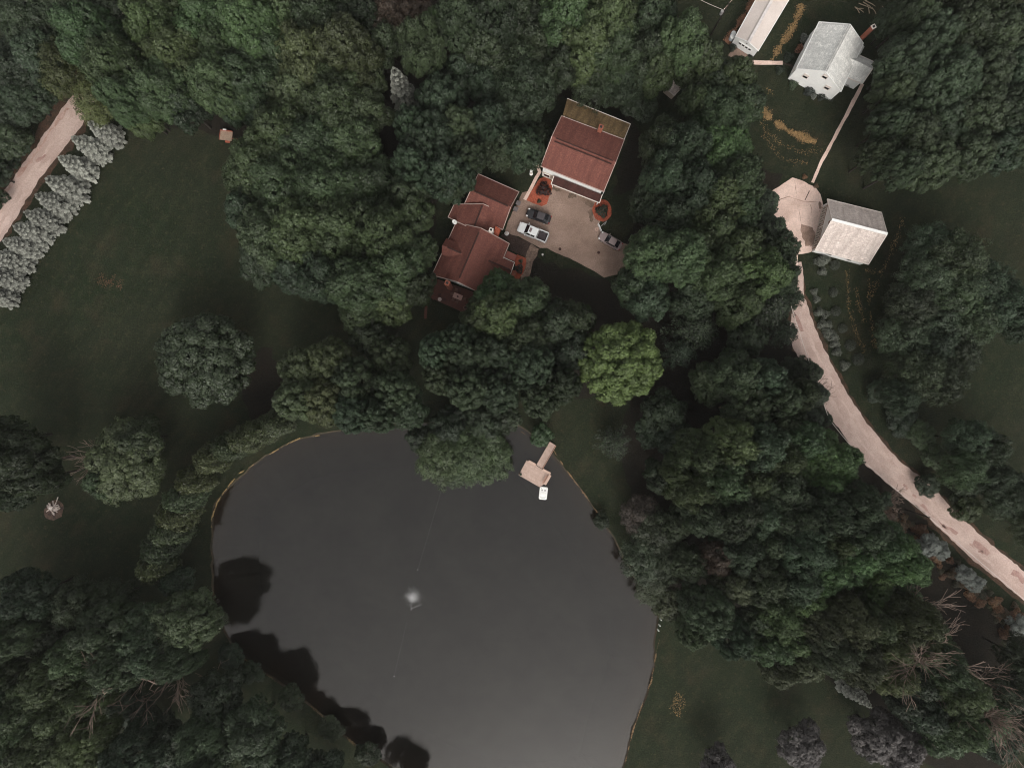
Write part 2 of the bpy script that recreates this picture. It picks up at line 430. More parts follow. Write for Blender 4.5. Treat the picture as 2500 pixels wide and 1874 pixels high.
for p in wtr.data.polygons:
    if p.normal.z < 0: p.flip()

# roads, paths, beds (sheets laid one above the other)
sheet('road_verge', [(140,235),(60,372),(-140,640),(-140,760),(50,535),(96,458),(145,392),(205,320),(235,280),(330,110),(420,-40),(330,-60)], VERGE, 0.010, 0.5, 1.0, seed=11)
sheet('road', [(165,247),(92,352),(40,425),(-140,690),(-140,790),(0,592),(47,520),(85,456),(133,392),(190,320),(222,268),(310,110),(400,-40),(345,-40)], GRAVEL, 0.025, 0.2, 0.6, seed=12)
RR = [(1934,640),(1936,754),(1924,817),(1952,884),(1995,960),(2028,1017),(2056,1058),(2113,1134),(2196,1204),(2250,1245),(2294,1289),(2376,1368),(2452,1425),(2620,1560)]
RL = [(2620,1490),(2500,1394),(2408,1318),(2332,1248),(2275,1188),(2192,1122),(2117,1033),(2077,976),(2028,884),(1990,798),(1962,719),(1950,640)]
sheet('road_verge', [(u - 9, v + 6) for u, v in RR] + [(u + 5, v - 4) for u, v in RL], VERGE, 0.012, 0.35, 1.0, seed=13)
sheet('road', RR + RL, GRAVEL, 0.028, 0.17, 0.6, seed=14)
sheet('pad', [(1934,435),(1952,439),(1975,450),(1990,457),(2004,474),(2008,492),(2012,520),(2000,560),(1990,612),(1975,617),(1948,621),(1948,650),(1930,650),(1920,610),(1880,570),(1862,510),(1868,482),(1880,468)], CONCRETE, 0.034, 0.1, 0.9, seed=15)
def strip(name, pix, wpx, mat, z, jit=0.05, seed=1, kind='structure'):
    pts = [P(u, v) for u, v in pix]; L = []; Rr = []
    for i, p in enumerate(pts):
        d = (pts[min(i + 1, len(pts) - 1)] - pts[max(i - 1, 0)]).normalized(); n = Vector((-d.y, d.x, 0)) * wpx * S / 2
        L.append(p + n); Rr.append(p - n)
    out_ = dens(L + Rr[::-1], 0.7, jit, seed=seed)
    mb = MB(); vs, es, fs, *_ = delaunay_2d_cdt(out_, [(i, (i + 1) % len(out_)) for i in range(len(out_))], [], 1, 1e-5)
    mb.add([(p.x, p.y, z) for p in vs], [list(f) for f in fs]); o = mb.build(name, mat); o['kind'] = kind
    for p in o.data.polygons:
        if p.normal.z < 0: p.flip()
    return o
RUT = pm('packed_gravel', (0.545, 0.42, 0.37), (0.44, 0.325, 0.28), 0.35, 0.95, 0.18, 4, spec=0.1)
DAMP = pm('damp_gravel', (0.30, 0.185, 0.16), (0.40, 0.27, 0.235), 0.7, 0.95, 0.25, 5, spec=0.1)
STAIN = pm('oil_stain', (0.20, 0.135, 0.105), (0.33, 0.225, 0.18), 0.6, 0.9, 0.25, 5, spec=0.1)
CL = [((a[0] + b[0]) / 2, (a[1] + b[1]) / 2) for a, b in zip(RR, RL[::-1])]
for q in (-11, 11):
    ln = []
    for i, p in enumerate(CL):
        d = Vector(CL[min(i + 1, len(CL) - 1)]) - Vector(CL[max(i - 1, 0)]); d.normalize(); ln.append((p[0] - d.y * q, p[1] + d.x * q))
    strip('wheel_track', ln, 8, RUT, 0.034, 0.22, 21 + q)
for i, (a, b, wd_) in enumerate((((2250, 1232), (2262, 1246), 7), ((2262, 1246), (2310, 1290), 3), ((2300, 1282), (2336, 1302), 8), ((2375, 1322), (2412, 1352), 12), ((2366, 1326), (2376, 1336), 5), ((2388, 1344), (2400, 1352), 6), ((2228, 1208), (2236, 1215), 4), ((1938, 765), (1958, 808), 7), ((2205, 1183), (2215, 1193), 4), ((2470, 1395), (2500, 1420), 14))):
    strip('damp_patch', [a, ((a[0] + b[0]) / 2 + 2, (a[1] + b[1]) / 2 - 1), b], wd_, DAMP, 0.040, 0.2, 50 + i)
for q in (-12, 10): strip('wheel_track', [(400 - 30 + q, -45), (285 + q, 110), (205 + q, 255), (150 + q, 335), (100 + q, 405), (40 + q, 490), (-60 + q, 640)], 8, RUT, 0.031, 0.25, 70 + q)
strip('damp_patch', [(166, 262), (126, 318), (90, 372), (38, 436), (-2, 488)], 8, pm('brown_gravel_edge', (.34, .21, .17), (.46, .325, .28), .5, .95, .25, 4), 0.029, 0.5, 74)
strip('damp_patch', [(90, 395), (112, 378)], 5, DAMP, 0.036, 0.3, 75)
for i, pix in enumerate(([(1958,545),(1985,552),(1990,575),(1982,606),(1965,600),(1955,575)], [(1998,492),(2006,500),(2004,520),(1995,515)])):
    sheet('oil_stain', pix, STAIN, 0.041, 0.35, 0.5, smooth=2, seed=80 + i)
strip('crack', [(1976,466),(1970,478),(1965,489)], 2.0, SOIL, 0.042, 0.04, 83)
for i, ln in enumerate(([(1978,500),(1982,512),(1979,526)], [(1895,490),(1925,480),(1960,492),(2004,494)], [(1940,440),(1945,480),(1955,540)], [(1890,505),(1904,498)])):
    strip('crack', ln, .7, STAIN, 0.043, 0.05, 84 + i)
OILD = pm('dark_drive_stain', (0.11, 0.08, 0.06), (0.17, 0.12, 0.09), 0.8, 0.95, 0.3, 5, spec=0.1)
for i, pix in enumerate(([(1390,472),(1404,470),(1412,482),(1400,490),(1388,484)], [(1345,450),(1372,462),(1368,468),(1344,462)], [(1430,488),(1448,494),(1446,506),(1428,498)], [(1440,515),(1447,520),(1446,545),(1440,540)])):
    sheet('oil_stain', pix, OILD, 0.028, 0.4, 0.4, smooth=2, seed=90 + i)
strip('path', [(1983,446),(2002,402),(2050,312),(2092,232),(2106,205)], 8.5, CONCRETE, 0.022, 0.08, 4)
strip('path', [(1826,152),(1868,154),(1911,154)], 10, CONCRETE, 0.020, 0.05, 5)
strip('path', [(1911,153),(1930,160),(1945,176)], 4, SOIL, 0.016, 0.05, 5)
sheet('driveway_apron', [(1797,114),(1827,134),(1822,152),(1795,146),(1778,136),(1784,126)], DRIVE, 0.024, 0.05, seed=8)
sheet('driveway', [(1275,470),(1300,462),(1345,445),(1400,466),(1463,492),(1475,520),(1462,548),(1470,572),(1500,585),(1540,600),(1535,640),(1520,668),(1475,678),(1452,663),(1400,636),(1335,606),(1318,606),(1296,593),(1266,578),(1240,570),(1230,572),(1240,540),(1262,498)], DRIVE, 0.020, 0.08, 0.9, seed=9)
strip('path', [(1281,488),(1296,460),(1309,434),(1318,420),(1308,396)], 8, CONCRETE, 0.030, 0.03, 6)
sheet('mulch_bed', [(1285,489),(1300,462),(1318,436),(1332,432),(1352,445),(1346,466),(1334,498),(1322,504),(1300,496)], MULCH, 0.036, 0.06, 0.6, seed=16)
sheet('mulch_bed', [(1470+25*math.cos(a/14*6.283)*(1 if a%2 else .93), 514+27*math.sin(a/14*6.283)) for a in range(14)], MULCH, 0.034, 0.08, 0.6, smooth=1, seed=17)
sheet('soil_bed', [(1222,575),(1240,568),(1266,580),(1296,594),(1318,608),(1296,622),(1284,628),(1262,618),(1246,610),(1244,594)], SOIL, 0.026, 0.12, 0.6, seed=18)
sheet('flagstone_path', [(1296,596),(1316,608),(1310,624),(1302,640),(1297,660),(1288,690),(1268,700),(1272,672),(1282,640),(1284,620)], STONE, 0.030, 0.12, 0.5, seed=19)
sheet('mulch_bed', [(1262,622),(1284,630),(1286,642),(1276,668),(1262,690),(1250,690),(1258,655),(1256,636)], MULCH, 0.033, 0.08, 0.5, seed=20)
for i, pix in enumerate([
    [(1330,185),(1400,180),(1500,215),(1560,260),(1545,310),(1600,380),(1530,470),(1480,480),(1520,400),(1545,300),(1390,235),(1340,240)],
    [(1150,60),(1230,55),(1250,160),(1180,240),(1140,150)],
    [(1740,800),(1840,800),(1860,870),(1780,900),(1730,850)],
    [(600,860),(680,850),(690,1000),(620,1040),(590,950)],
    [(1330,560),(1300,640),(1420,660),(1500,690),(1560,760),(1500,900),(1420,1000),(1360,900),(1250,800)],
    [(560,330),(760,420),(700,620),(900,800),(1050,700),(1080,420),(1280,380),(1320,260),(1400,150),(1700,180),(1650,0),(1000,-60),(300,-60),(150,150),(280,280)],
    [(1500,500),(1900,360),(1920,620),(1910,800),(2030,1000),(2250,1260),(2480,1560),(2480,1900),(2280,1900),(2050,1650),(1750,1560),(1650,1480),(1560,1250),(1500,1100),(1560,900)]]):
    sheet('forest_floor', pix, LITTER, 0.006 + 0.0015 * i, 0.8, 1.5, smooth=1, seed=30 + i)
strip('brick_path', [(1058,712),(1046,726),(1040,752),(1038,778)], 7, DECKRED, 0.02, 0.08, 7)

# ------------------------------------------------------------------ buildings
def lerp(a, b, t): return a + (b - a) * t
def gable(root, ra, rb, e1a, e1b, e2a, e2b, wall, roof, oh=0.35, th=0.16, fascia=TRIM, wname='wall', rname='roof', ends='ab', base=0.0):
    """gable roof on walls; all arguments are 3-D points: ridge a-b, eave one a-b, eave two a-b"""
    mb = MB(); mb.slab([ra, rb, e1b, e1a], th); mb.slab([ra, e2a, e2b, rb], th); r = mb.build(rname, roof, root)
    ax = (rb - ra); ax.z = 0; ax.normalize()
    def cross(p, q):
        c = (q - p); c.z = 0; return c.normalized()
    c1 = cross(e1a, e2a)
    def wp(e, da, dc, slope_to, z_off=-0.12):
        p = e + ax * da * oh + c1 * dc * oh
        run = (Vector((slope_to.x, slope_to.y, 0)) - Vector((e.x, e.y, 0))).length
        p.z = e.z + (slope_to.z - e.z) * oh / max(run, .5) - th - 0.01
        return p
    A1, B1 = wp(e1a, 1, 1, ra), wp(e1b, -1, 1, rb); A2, B2 = wp(e2a, 1, -1, ra), wp(e2b, -1, -1, rb)
    RA = ra + ax * oh; RA.z -= th + 0.02; RB = rb - ax * oh; RB.z -= th + 0.02
    def true_up(R_, p, q, sg):
        # keep each gable end in one upright plane
        e = q - p; nn = Vector((e.y, -e.x, 0)).normalized()
        if nn.dot(ax) * sg > 0: nn = -nn                  # nn points outwards
        dd = (R_ - p).dot(nn)
        if dd > 0: R_ -= ax * (dd / ax.dot(nn))
        else:
            sh = ax * (dd / ax.dot(nn)); p += sh; q += sh
        return R_, p, q
    RA, A1, A2 = true_up(RA, A1, A2, 1); RB, B1, B2 = true_up(RB, B1, B2, -1)
    g0 = lambda p: Vector((p.x, p.y, base))
    mb = MB()
    mb.poly([g0(A1), g0(A2), A2, RA, A1]); mb.poly([g0(B1), B1, RB, B2, g0(B2)])
    mb.poly([g0(A1), A1, B1, g0(B1)]); mb.poly([g0(A2), g0(B2), B2, A2])
    wl = mb.build(wname, wall, root)
    if fascia:
        mb = MB(); t = 0.11; dz = Vector((0, 0, -0.06))
        for a, b in ((e1a, e1b), (e2a, e2b), (e1a, ra), (ra, e2a), (e1b, rb), (rb, e2b)):
            mb.bar(a + dz, b + dz, t, 0.2)
        mb.build('fascia', fascia, root)
    return dict(A1=A1, A2=A2, B1=B1, B2=B2, RA=RA, RB=RB, wall=wl, roof=r)
def window(root, a, b, t, z, wd, ht, fmat=WHITE, name='window', pane=GLASS, panes=1, proud=0.0):
    """window on the wall whose foot runs from a to b (outside on the right of a->b)"""
    a = Vector((a.x, a.y, 0)); b = Vector((b.x, b.y, 0)); d = (b - a).normalized(); n = Vector((d.y, -d.x, 0))
    c = lerp(a, b, t) + Vector((0, 0, z)) + n * proud; m = Matrix((d, n, Vector((0, 0, 1)))).transposed()
    mb = MB(); f = 0.09
    for s in (-1, 1):
        mb.box(c + n * 0.03 + d * s * (wd / 2 + f / 2), (f, 0.1, ht + 2 * f), rot=m)
        mb.box(c + n * 0.03 + Vector((0, 0, s * (ht / 2 + f / 2))), (wd, 0.1, f), rot=m)
    fr = mb.build(name, fmat, root)
    mb = MB()
    for i in range(panes):
        w1 = wd / panes
        mb.box(c + n * 0.02 + d * (-wd / 2 + w1 * (i + .5)), (w1 - (0.07 if panes > 1 else 0.0), 0.05, ht), rot=m)
    mb.build('pane', pane, fr)
    return fr
def on_wall(a, b, u, v):
    """where the sight line of photo pixel u, v meets the upright wall a-b: (fraction along, height)"""
    a = Vector((a.x, a.y, 0)); b = Vector((b.x, b.y, 0)); d = (b - a).normalized(); n = Vector((d.y, -d.x, 0))
    g = P(u, v, 0); c = Vector((0, 0, H)); k = (a - c).dot(n) / (g - c).dot(n); q = c + (g - c) * k
    return (q - a).dot(d) / (b - a).length, q.z
def panel(root, a, b, t, z, wd, ht, mat, name, proud=0.04):
    a = Vector((a.x, a.y, 0)); b = Vector((b.x, b.y, 0)); d = (b - a).normalized(); n = Vector((d.y, -d.x, 0))
    m = Matrix((d, n, Vector((0, 0, 1)))).transposed()
    mb = MB(); mb.box(lerp(a, b, t) + n * proud + Vector((0, 0, z)), (wd, 0.08, ht), rot=m)
    return mb.build(name, mat, root)
def chimney(root, base, top_z, sx, rz, mat=BRICK, flue=True, z0=0.0, cap=None):
    mb = MB(); mb.box((base.x, base.y, (z0 + top_z) / 2), (sx, sx, top_z - z0), rz); c = mb.build('chimney', mat, root)
    mb = MB(); mb.box((base.x, base.y, top_z + 0.06), (sx * 1.1, sx * 1.1, 0.12), rz); mb.build('chimney_cap', cap or TRIM, c)
    if flue:
        mb = MB(); mb.box((base.x, base.y, top_z + 0.16), (sx * 0.55, sx * 0.55, 0.1), rz); mb.build('flue', BLACKP, c)
    return c

# --- red barn-like house (north)
zr, ze, zm, zb = 9.2, 6.2, 7.0, 4.6
barn = empty('red_roof_house', P(1430, 380), 'two-storey house with long red shingle roof and mossy brown rear roof, above the driveway', 'house')
ra, rb = P(1347.8, 332.2, zr), P(1504.3, 394.6, zr)
fa, fb = P(1320.2, 406, ze), P(1474, 467.9, ze)
ma, mb_ = P(1371, 283, zm), P(1524.4, 341, zm)
G1 = gable(barn, ra, rb, fa, fb, ma, mb_, WHITE, ROOF_RED, fascia=DULL)
# mossy rear lean-to
ka, kb = P(1384.9, 240.8, zb), P(1539.1, 302.9, zb)
mm_a, mm_b = P(1374, 281, zm - 0.25), P(1524, 340.5, zm - 0.25)
mb = MB(); mb.slab([mm_a, mm_b, kb, ka], 0.16); mb.build('roof', ROOF_MOSS, barn)['label'] = 'mossy brown rear roof'
mb = MB(); mb.bar(ka + Vector((0,0,-.05)), kb + Vector((0,0,-.05)), .12, .2); mb.bar(kb + Vector((0,0,-.05)), mm_b + Vector((0,0,-.05)), .12, .2); mb.build('fascia', TRIM, barn)
ax = (kb - ka).normalized(); cr = Vector((ax.y, -ax.x, 0))
i1, i2 = ka + ax * .35 + cr * .35, kb - ax * .35 + cr * .35
mb = MB(); g0 = lambda p: Vector((p.x, p.y, 0)); tz = lambda p, z: Vector((p.x, p.y, z))
q1, q2 = G1['A2'], G1['B2']
mb.poly([g0(i1), g0(i2), tz(i2, zb - .1), tz(i1, zb - .1)]); mb.poly([g0(i2), g0(q2), tz(q2, zm - .5), tz(i2, zb - .1)]); mb.poly([g0(q1), g0(i1), tz(i1, zb - .1), tz(q1, zm - .5)])
mb.build('wall', WHITE, barn)
# ridge vent lines
dv = (rb - ra)
mb = MB()
for off in (0.0, 0.55):
    s_ = Vector((cr.x, cr.y, 0)) * (off + 0.12); zz = -0.35 * (off) + 0.05
    mb.bar(ra + dv * .06 + s_ + Vector((0, 0, zz)), rb - dv * .05 + s_ + Vector((0, 0, zz)), 0.16, 0.12)
mb.build('ridge_vent', DARKVENT, barn)
# porch roof in front
pa, pb = P(1352.4, 429.9, 3.4), P(1470, 476, 3.4)
pc, pd = P(1345.5, 449.4, 2.7), P(1463.6, 495.4, 2.7)
pa2, pb2 = G1['A1'].copy(), G1['B1'].copy()
mb = MB(); mb.slab([tz(pa, 3.5), tz(pb, 3.5), pd, pc], 0.14); mb.build('porch_roof', ROOF_DARK, barn)
mb = MB(); dz = Vector((0, 0, -.04)); mb.bar(pc + dz, pd + dz, .12, .2); mb.bar(pc + dz, tz(pa, 3.5) + dz, .12, .2); mb.bar(pd + dz, tz(pb, 3.5) + dz, .12, .2); mb.build('fascia', TRIM, barn)
for t in (0.03, 0.97):
    q = lerp(lerp(pc, pd, t), lerp(pa, pb, t), .25); mb = MB(); mb.box((q.x, q.y, 1.3), (.15, .15, 2.6)); mb.build('porch_post', WHITE, barn)
panel(barn, G1['A1'], G1['B1'], 0.5, 1.35, (G1['B1'] - G1['A1']).length * .98, 2.6, BEIGE, 'ground_floor_wall', 0.03)
for t in (0.08, 0.3, 0.55, 0.8): window(barn, G1['A1'], G1['B1'], t, 1.5, 1.1, 1.3, proud=.06)
window(barn, G1['B1'], G1['B2'], 0.5, 4.4, 1.0, 1.2); window(barn, G1['A2'], G1['A1'], 0.5, 4.4, 1.0, 1.2)
chimney(barn, P(1464.5, 318.5, 7.4), 9.0, 0.75, ANG_RED, z0=5.2, cap=BRICK)
mb = MB(); mb.tube([fb + Vector((.1, .1, -.1)), tz(fb + Vector((.1, .1, 0)), 0.2)], .05); mb.build('downspout', WHITE, barn)

# --- red house (west of driveway): three wings
house = empty('red_roof_house', P(1170, 570), 'sprawling house with three linked red shingle roofs and a deck, left of the pickup', 'house')
N1 = gable(house, P(1150.3, 462.4, 5.3), P(1247.1, 504.9, 5.3), P(1129.5, 506.7, 2.9), P(1227.2, 561, 2.9), P(1167.5, 424.4, 2.9), P(1267, 468.4, 2.9), REDWALL, ROOF_RED, fascia=DULL)
S1 = gable(house, P(1173.8, 556.5, 6.6), P(1117.5, 688, 6.6), P(1113.5, 543, 3.0), P(1054.3, 671.3, 3.0), P(1243.5, 594.5, 3.0), P(1190, 724, 3.0), WHITE, ROOF_RED, fascia=DULL)
C1 = gable(house, P(1179.3, 497.7, 5.1), P(1155, 560, 5.1), P(1108.7, 498.6, 3.0), P(1094, 530, 3.0), P(1228, 520, 2.8), P(1212, 566, 2.8), WHITE, ROOF_RED, wname='wall', fascia=DULL)
E1 = gable(house, P(1188, 634, 4.5), P(1249.3, 660.5, 4.5), P(1180, 664, 2.8), P(1242.6, 680.4, 2.8), P(1205, 617.5, 2.8), P(1256.1, 640.6, 2.8), WHITE, ROOF_RED)
D1 = gable(house, P(1131, 620, 5.75), P(1080, 598.5, 5.75), P(1124, 638, 4.4), P(1078, 620.5, 4.0), P(1136, 600, 4.4), P(1090, 581, 4.0), WHITE, ROOF_RED, oh=.2, wname='dormer_wall', rname='dormer_roof', fascia=None)
def vent(root, a, b, z, t0=.05, t1=.95, wd=.28):
    a, b = Vector((a[0], a[1], 0)), Vector((b[0], b[1], 0)); a3 = P(a.x, a.y, z); b3 = P(b.x, b.y, z)
    m = MB(); m.bar(lerp(a3, b3, t0), lerp(a3, b3, t1), wd, .14); return m.build('ridge_vent', DARKVENT, root)
for (a, b, z) in (((1150.3,463.4),(1247.1,505.9),5.36), ((1173.8,556.5),(1117.5,688),6.66), ((1179.3,497.7),(1155,560),5.16), ((1188,634),(1249.3,660.5),4.56), ((1128,619),(1090,602.5),5.8)):
    vent(house, a, b, z, .08, .93)
mbv = MB(); q0, q1 = P(1154, 466.5, 5.15), P(1240, 504.5, 5.15); mbv.bar(q0, q1, .1, .1); mbv.build('ridge_vent', DARKVENT, house)
# doors of the east gable (garage doors), corner trim
for t in (0.28, 0.72): panel(house, N1['B1'], N1['B2'], t, 1.15, 2.6, 2.2, REDWALL, 'garage_door', 0.05)
panel(house, N1['B1'], N1['B2'], 0.08, 1.3, .3, 2.6, WHITE, 'corner_board', 0.05)
for t in (.2, .5, .8): window(house, S1['B1'], S1['B2'], t, 1.6, 1.3, 1.3)
window(house, S1['B1'], S1['B2'], .55, 4.3, 1.2, 1.0)
for t in (.3, .7): window(house, S1['A1'], S1['B1'], 1 - t, 1.6, 1.1, 1.2)
# pale chimney stack at the inner corner with red cricket roof
chimney(house, P(1199, 562, 6.2), 6.4, 0.66, ANG_RED, mat=TRIM, z0=2.0)
mb = MB(); mb.prism([P(1210, 551, 3.6), P(1222, 559.5, 3.6), P(1215, 577.5, 3.6), P(1205, 571, 3.6)], 2.2, 3.6); mb.build('bay_roof', MULCH, house)
# south brick chimney against the gable wall
chimney(house, P(1089.5, 686.5, 7.0) + Vector((0.2, -0.35, 0)), 7.2, 0.8, ANG_RED, cap=BRICK)
# entrance steps and the small orange lean-to
mb = MB(); mb.prism([P(1239, 612, .5), P(1262, 623, .5), P(1255.5, 637, .5), P(1231, 627, .5)], 0, 0.5); mb.build('porch_floor', pm('pink_porch', (0.36, 0.13, 0.10), (0.30, 0.11, 0.085), 1, .8, .1), house)
mb = MB(); mb.prism([P(1252, 659, 1.6), P(1261, 662, 1.6), P(1254.5, 682, 1.6), P(1244.5, 679.5, 1.6)], 0, 1.6); mb.build('bay_roof', BRICK, house)
# satellite dish
dish = empty('satellite_dish', P(1110, 542, 4.2), 'small white satellite dish on the left edge of the red house roof', 'satellite dish')
mb = MB(); mb.tube([(0, 0, -0.9), (0, 0, 0)], .04); mb.build('mast', METAL, dish, local=True)
mb = MB(); mb.dome((0, 0, 0), .55, .5, -.16, full=False); o = mb.build('dish', WHITE, dish, local=True); o.rotation_euler = (R_(35), R_(-40), 0)
mb = MB(); mb.tube([(0, 0, 0), (-.45, -.3, .35)], .03); mb.build('feed_arm', METAL, dish, local=True)

# deck
deckm = plank_material('red_planks', (0.115, 0.040, 0.027), (0.085, 0.031, 0.022), ANG_RED, .2)
deck = empty('deck', P(1100, 720), 'dark red wooden deck with furniture below the house gable', 'deck')
dk = [P(1053, 676, .6), P(1043, 722, .6), P(1056, 729, .6), P(1130, 762, .6), P(1172, 742, .6), P(1183, 722, .6)]
mb = MB(); mb.prism(dk, 0.35, 0.6); mb.build('floor', deckm, deck)
for q in dk: 
    mb = MB(); mb.box((q.x * .995, q.y * .995, .17), (.2, .2, .35)); mb.build('post', DECKRED, deck)
def furniture_chair(c, ang, mat, label, z=0.6):
    r = empty('patio_chair', (c.x, c.y, z), label, 'chair', 'chairs on the deck', ang)
    mb = MB(); mb.box((0, 0, .44), (.5, .5, .06)); mb.build('seat', mat, r, local=True)
    mb = MB(); mb.box((-.25, 0, .72), (.05, .5, .5)); mb.build('backrest', mat, r, local=True)
    for sx in (-1, 1):
        for sy in (-1, 1):
            mb = MB(); mb.box((sx * .22, sy * .22, .205), (.05, .05, .41)); mb.build('leg', mat, r, local=True)
    return r
CH1 = pm('chair_weave', (0.16, 0.085, 0.065), (0.12, 0.065, 0.05), 2, .8, .2)
CH2 = pm('chair_dark', (0.07, 0.03, 0.025), None, 2, .8, .2)
tt = empty('patio_table', P(1118.2, 724.8, .6), 'rectangular pale pink patio table with dark square centre on the deck', 'table', None, ANG_RED)
mb = MB(); mb.box((0, 0, .72), (1.75, 1.0, .05)); mb.build('tabletop', pm('pink_tabletop', (0.42, 0.25, 0.21), (0.36, 0.21, 0.18), 1, .6, .1), tt, local=True)
mb = MB(); mb.box((0, 0, .755), (.34, .28, .02)); mb.build('hole_patch', CH2, tt, local=True)  # dark plate painted in for the open hole in the tabletop
for sx in (-1, 1):
    for sy in (-1, 1):
        mb = MB(); mb.box((sx * .75, sy * .4, .35), (.07, .07, .7)); mb.build('leg', CH1, tt, local=True)
for (u, v, a, mt, lb) in ((1114.5, 708, -110, CH1, 'woven chair above the rectangular patio table, left of its upper pair'), (1122, 714, -110, CH2, 'dark chair above the rectangular patio table, beside the house wall'),
                      (1104.5, 718, -20, CH1, 'woven chair at the left end of the rectangular patio table'), (1107, 731.5, 65, CH1, 'woven chair below the rectangular patio table, on its left'),
                      (1116.5, 736, 65, CH1, 'woven chair below the rectangular patio table, on its right'), (1135, 729.5, 160, CH1, 'woven chair at the right end of the rectangular patio table'),
                      (1146.5, 741, 120, CH1, 'woven chair alone on the right of the deck near the tree'), (1084.5, 732, 180, CH2, 'dark chair right of the small round deck table'), (1073.5, 721.5, -90, CH2, 'dark chair above the small round deck table')):
    furniture_chair(P(u, v, .6), R_(a), mt, lb)
rt = empty('round_table', P(1074.5, 731.6, .6), 'small round white table near the left edge of the deck', 'table')
mb = MB(); mb.cyl((0, 0, .68), .36, .05, 20); mb.build('tabletop', pm('white_tabletop', (.55, .45, .42), None, 1, .5, .05), rt, local=True)
mb = MB(); mb.cyl((0, 0, .02), .05, .66, 8); mb.cyl((0, 0, 0), .25, .04, 14); mb.build('pedestal', METAL, rt, local=True)
for i, (u, v, lb) in enumerate(((1136.5, 751.5, 'tan round planter at the lower corner of the deck'), (1156, 747, 'tan round planter at the right side of the deck by the tree'))):
    r = empty('planter', P(u, v, .6), lb, 'planter', 'round planters on the deck')
    mb = MB(); mb.cyl((0, 0, 0), .28, .5, 14, .36); mb.build('pot', pm('tan_clay', (.32, .21, .16), None, 2, .9, .2), r, local=True)
    mb = MB(); mb.cyl((0, 0, .5), .3, .02, 14); mb.build('soil', SOIL, r, local=True)

# --- white cottage (top right)
cot = empty('white_cottage', P(2015, 130), 'white cottage with pale grey shingle roof and brick chimney near the top right', 'house')
W1 = gable(cot, P(2015.4, 173.7, 8.0), P(2075.7, 59.7, 8.0), P(1944.5, 167.5, 4.4), P(1999.7, 53.7, 4.4), P(2053.5, 224, 4.4), P(2108, 106, 4.4), WHITE, ROOF_WHITE, fascia=WHITE, oh=.12)
W2 = gable(cot, P(2062, 135.5, 5.3), P(2130.5, 168.2, 5.3), P(2060, 185, 3.0), P(2105.5, 205, 3.0), P(2085, 129, 3.2), P(2131.8, 150.2, 3.2), WHITE, ROOF_WHITE, fascia=TRIM, oh=.2)
mb = MB(); mb.slab([P(2088, 96, 5.6), P(2104, 104, 5.0), P(2110.5, 114.5, 3.6), P(2101, 133, 3.6), P(2076, 137, 5.6)], .16); mb.build('dormer_roof', ROOF_WHITE, cot)
mb = MB(); mb.prism([P(2090, 99, 3.5), P(2105, 107, 3.5), P(2108, 115, 3.5), P(2098, 130, 3.5), P(2080, 132, 3.5)], 0, 3.4); mb.build('dormer_wall', WHITE, cot)
mb = MB(); d_ = W1['RB'] - W1['RA']
for off in (-.2, .2):
    cc = Vector((d_.y, -d_.x, 0)).normalized() * off; mb.bar(P(2015.4, 173.7, 8.03) + cc, P(2075.7, 59.7, 8.03) + cc, .07, .08)
mb.build('ridge_cap', METAL, cot)
fa_, fb_ = W1['A1'], W1['A2']
for (u, v) in ((1967.3, 186.2), (2014.8, 187), (2019.8, 213.8)):
    t, z = on_wall(fa_, fb_, u, v); fr = window(cot, fa_, fb_, t, z, .85, 1.15, TRIM)
    d_ = (fb_ - fa_); d_.z = 0; d_.normalize(); n_ = Vector((d_.y, -d_.x, 0)); mq = MB(); c_ = lerp(fa_, fb_, t); c_.z = z + .3
    mq.box(c_ + n_ * .06, (.8, .03, .52), rot=Matrix((d_, n_, Vector((0, 0, 1)))).transposed()); mq.build('blind', TRIM, fr)
chimney(cot, P(2100.5, 96, 4.6) + Vector((.6, .5, 0)), 8.0, .7, R_(28))
mb = MB(); mb.slab([P(1930, 180, 2.4), P(1944, 166, 2.9), P(1951, 152, 2.9), P(1938, 168, 2.4)], .1); mb.build('porch_roof', TRIM, cot)

# --- long garage with metal roof (top)
lg = empty('long_garage', P(1850, 50), 'long white garage with pale ridged metal roof running out of the top edge', 'garage')
L1 = gable(lg, P(1828, 103, 3.9), P(1940, -100, 3.9), P(1795.3, 89.5, 2.8), P(1900, -100, 2.8), P(1851.4, 124.8, 2.8), P(1986.5, -100, 2.8), WHITE, ROOF_METAL, fascia=WHITE, oh=.1)
panel(lg, L1['A1'], L1['A2'], .48, 1.1, 3.0, 2.1, WHITE, 'garage_door', .04)
for i in range(4): window(lg, L1['A1'], L1['A2'], .28 + i * .145, 1.75, .52, .5, WHITE, proud=.07)
panel(lg, L1['A1'], L1['A2'], .5, 2.75, .25, .2, METAL, 'lamp', .08)
mb = MB(); mb.bar(P(1828, 103, 3.97), P(1940, -100, 3.97), .5, .06); mb.build('ridge_cap', pm('ridge_metal', (.6, .56, .54), None, 1, .5, .05), lg)

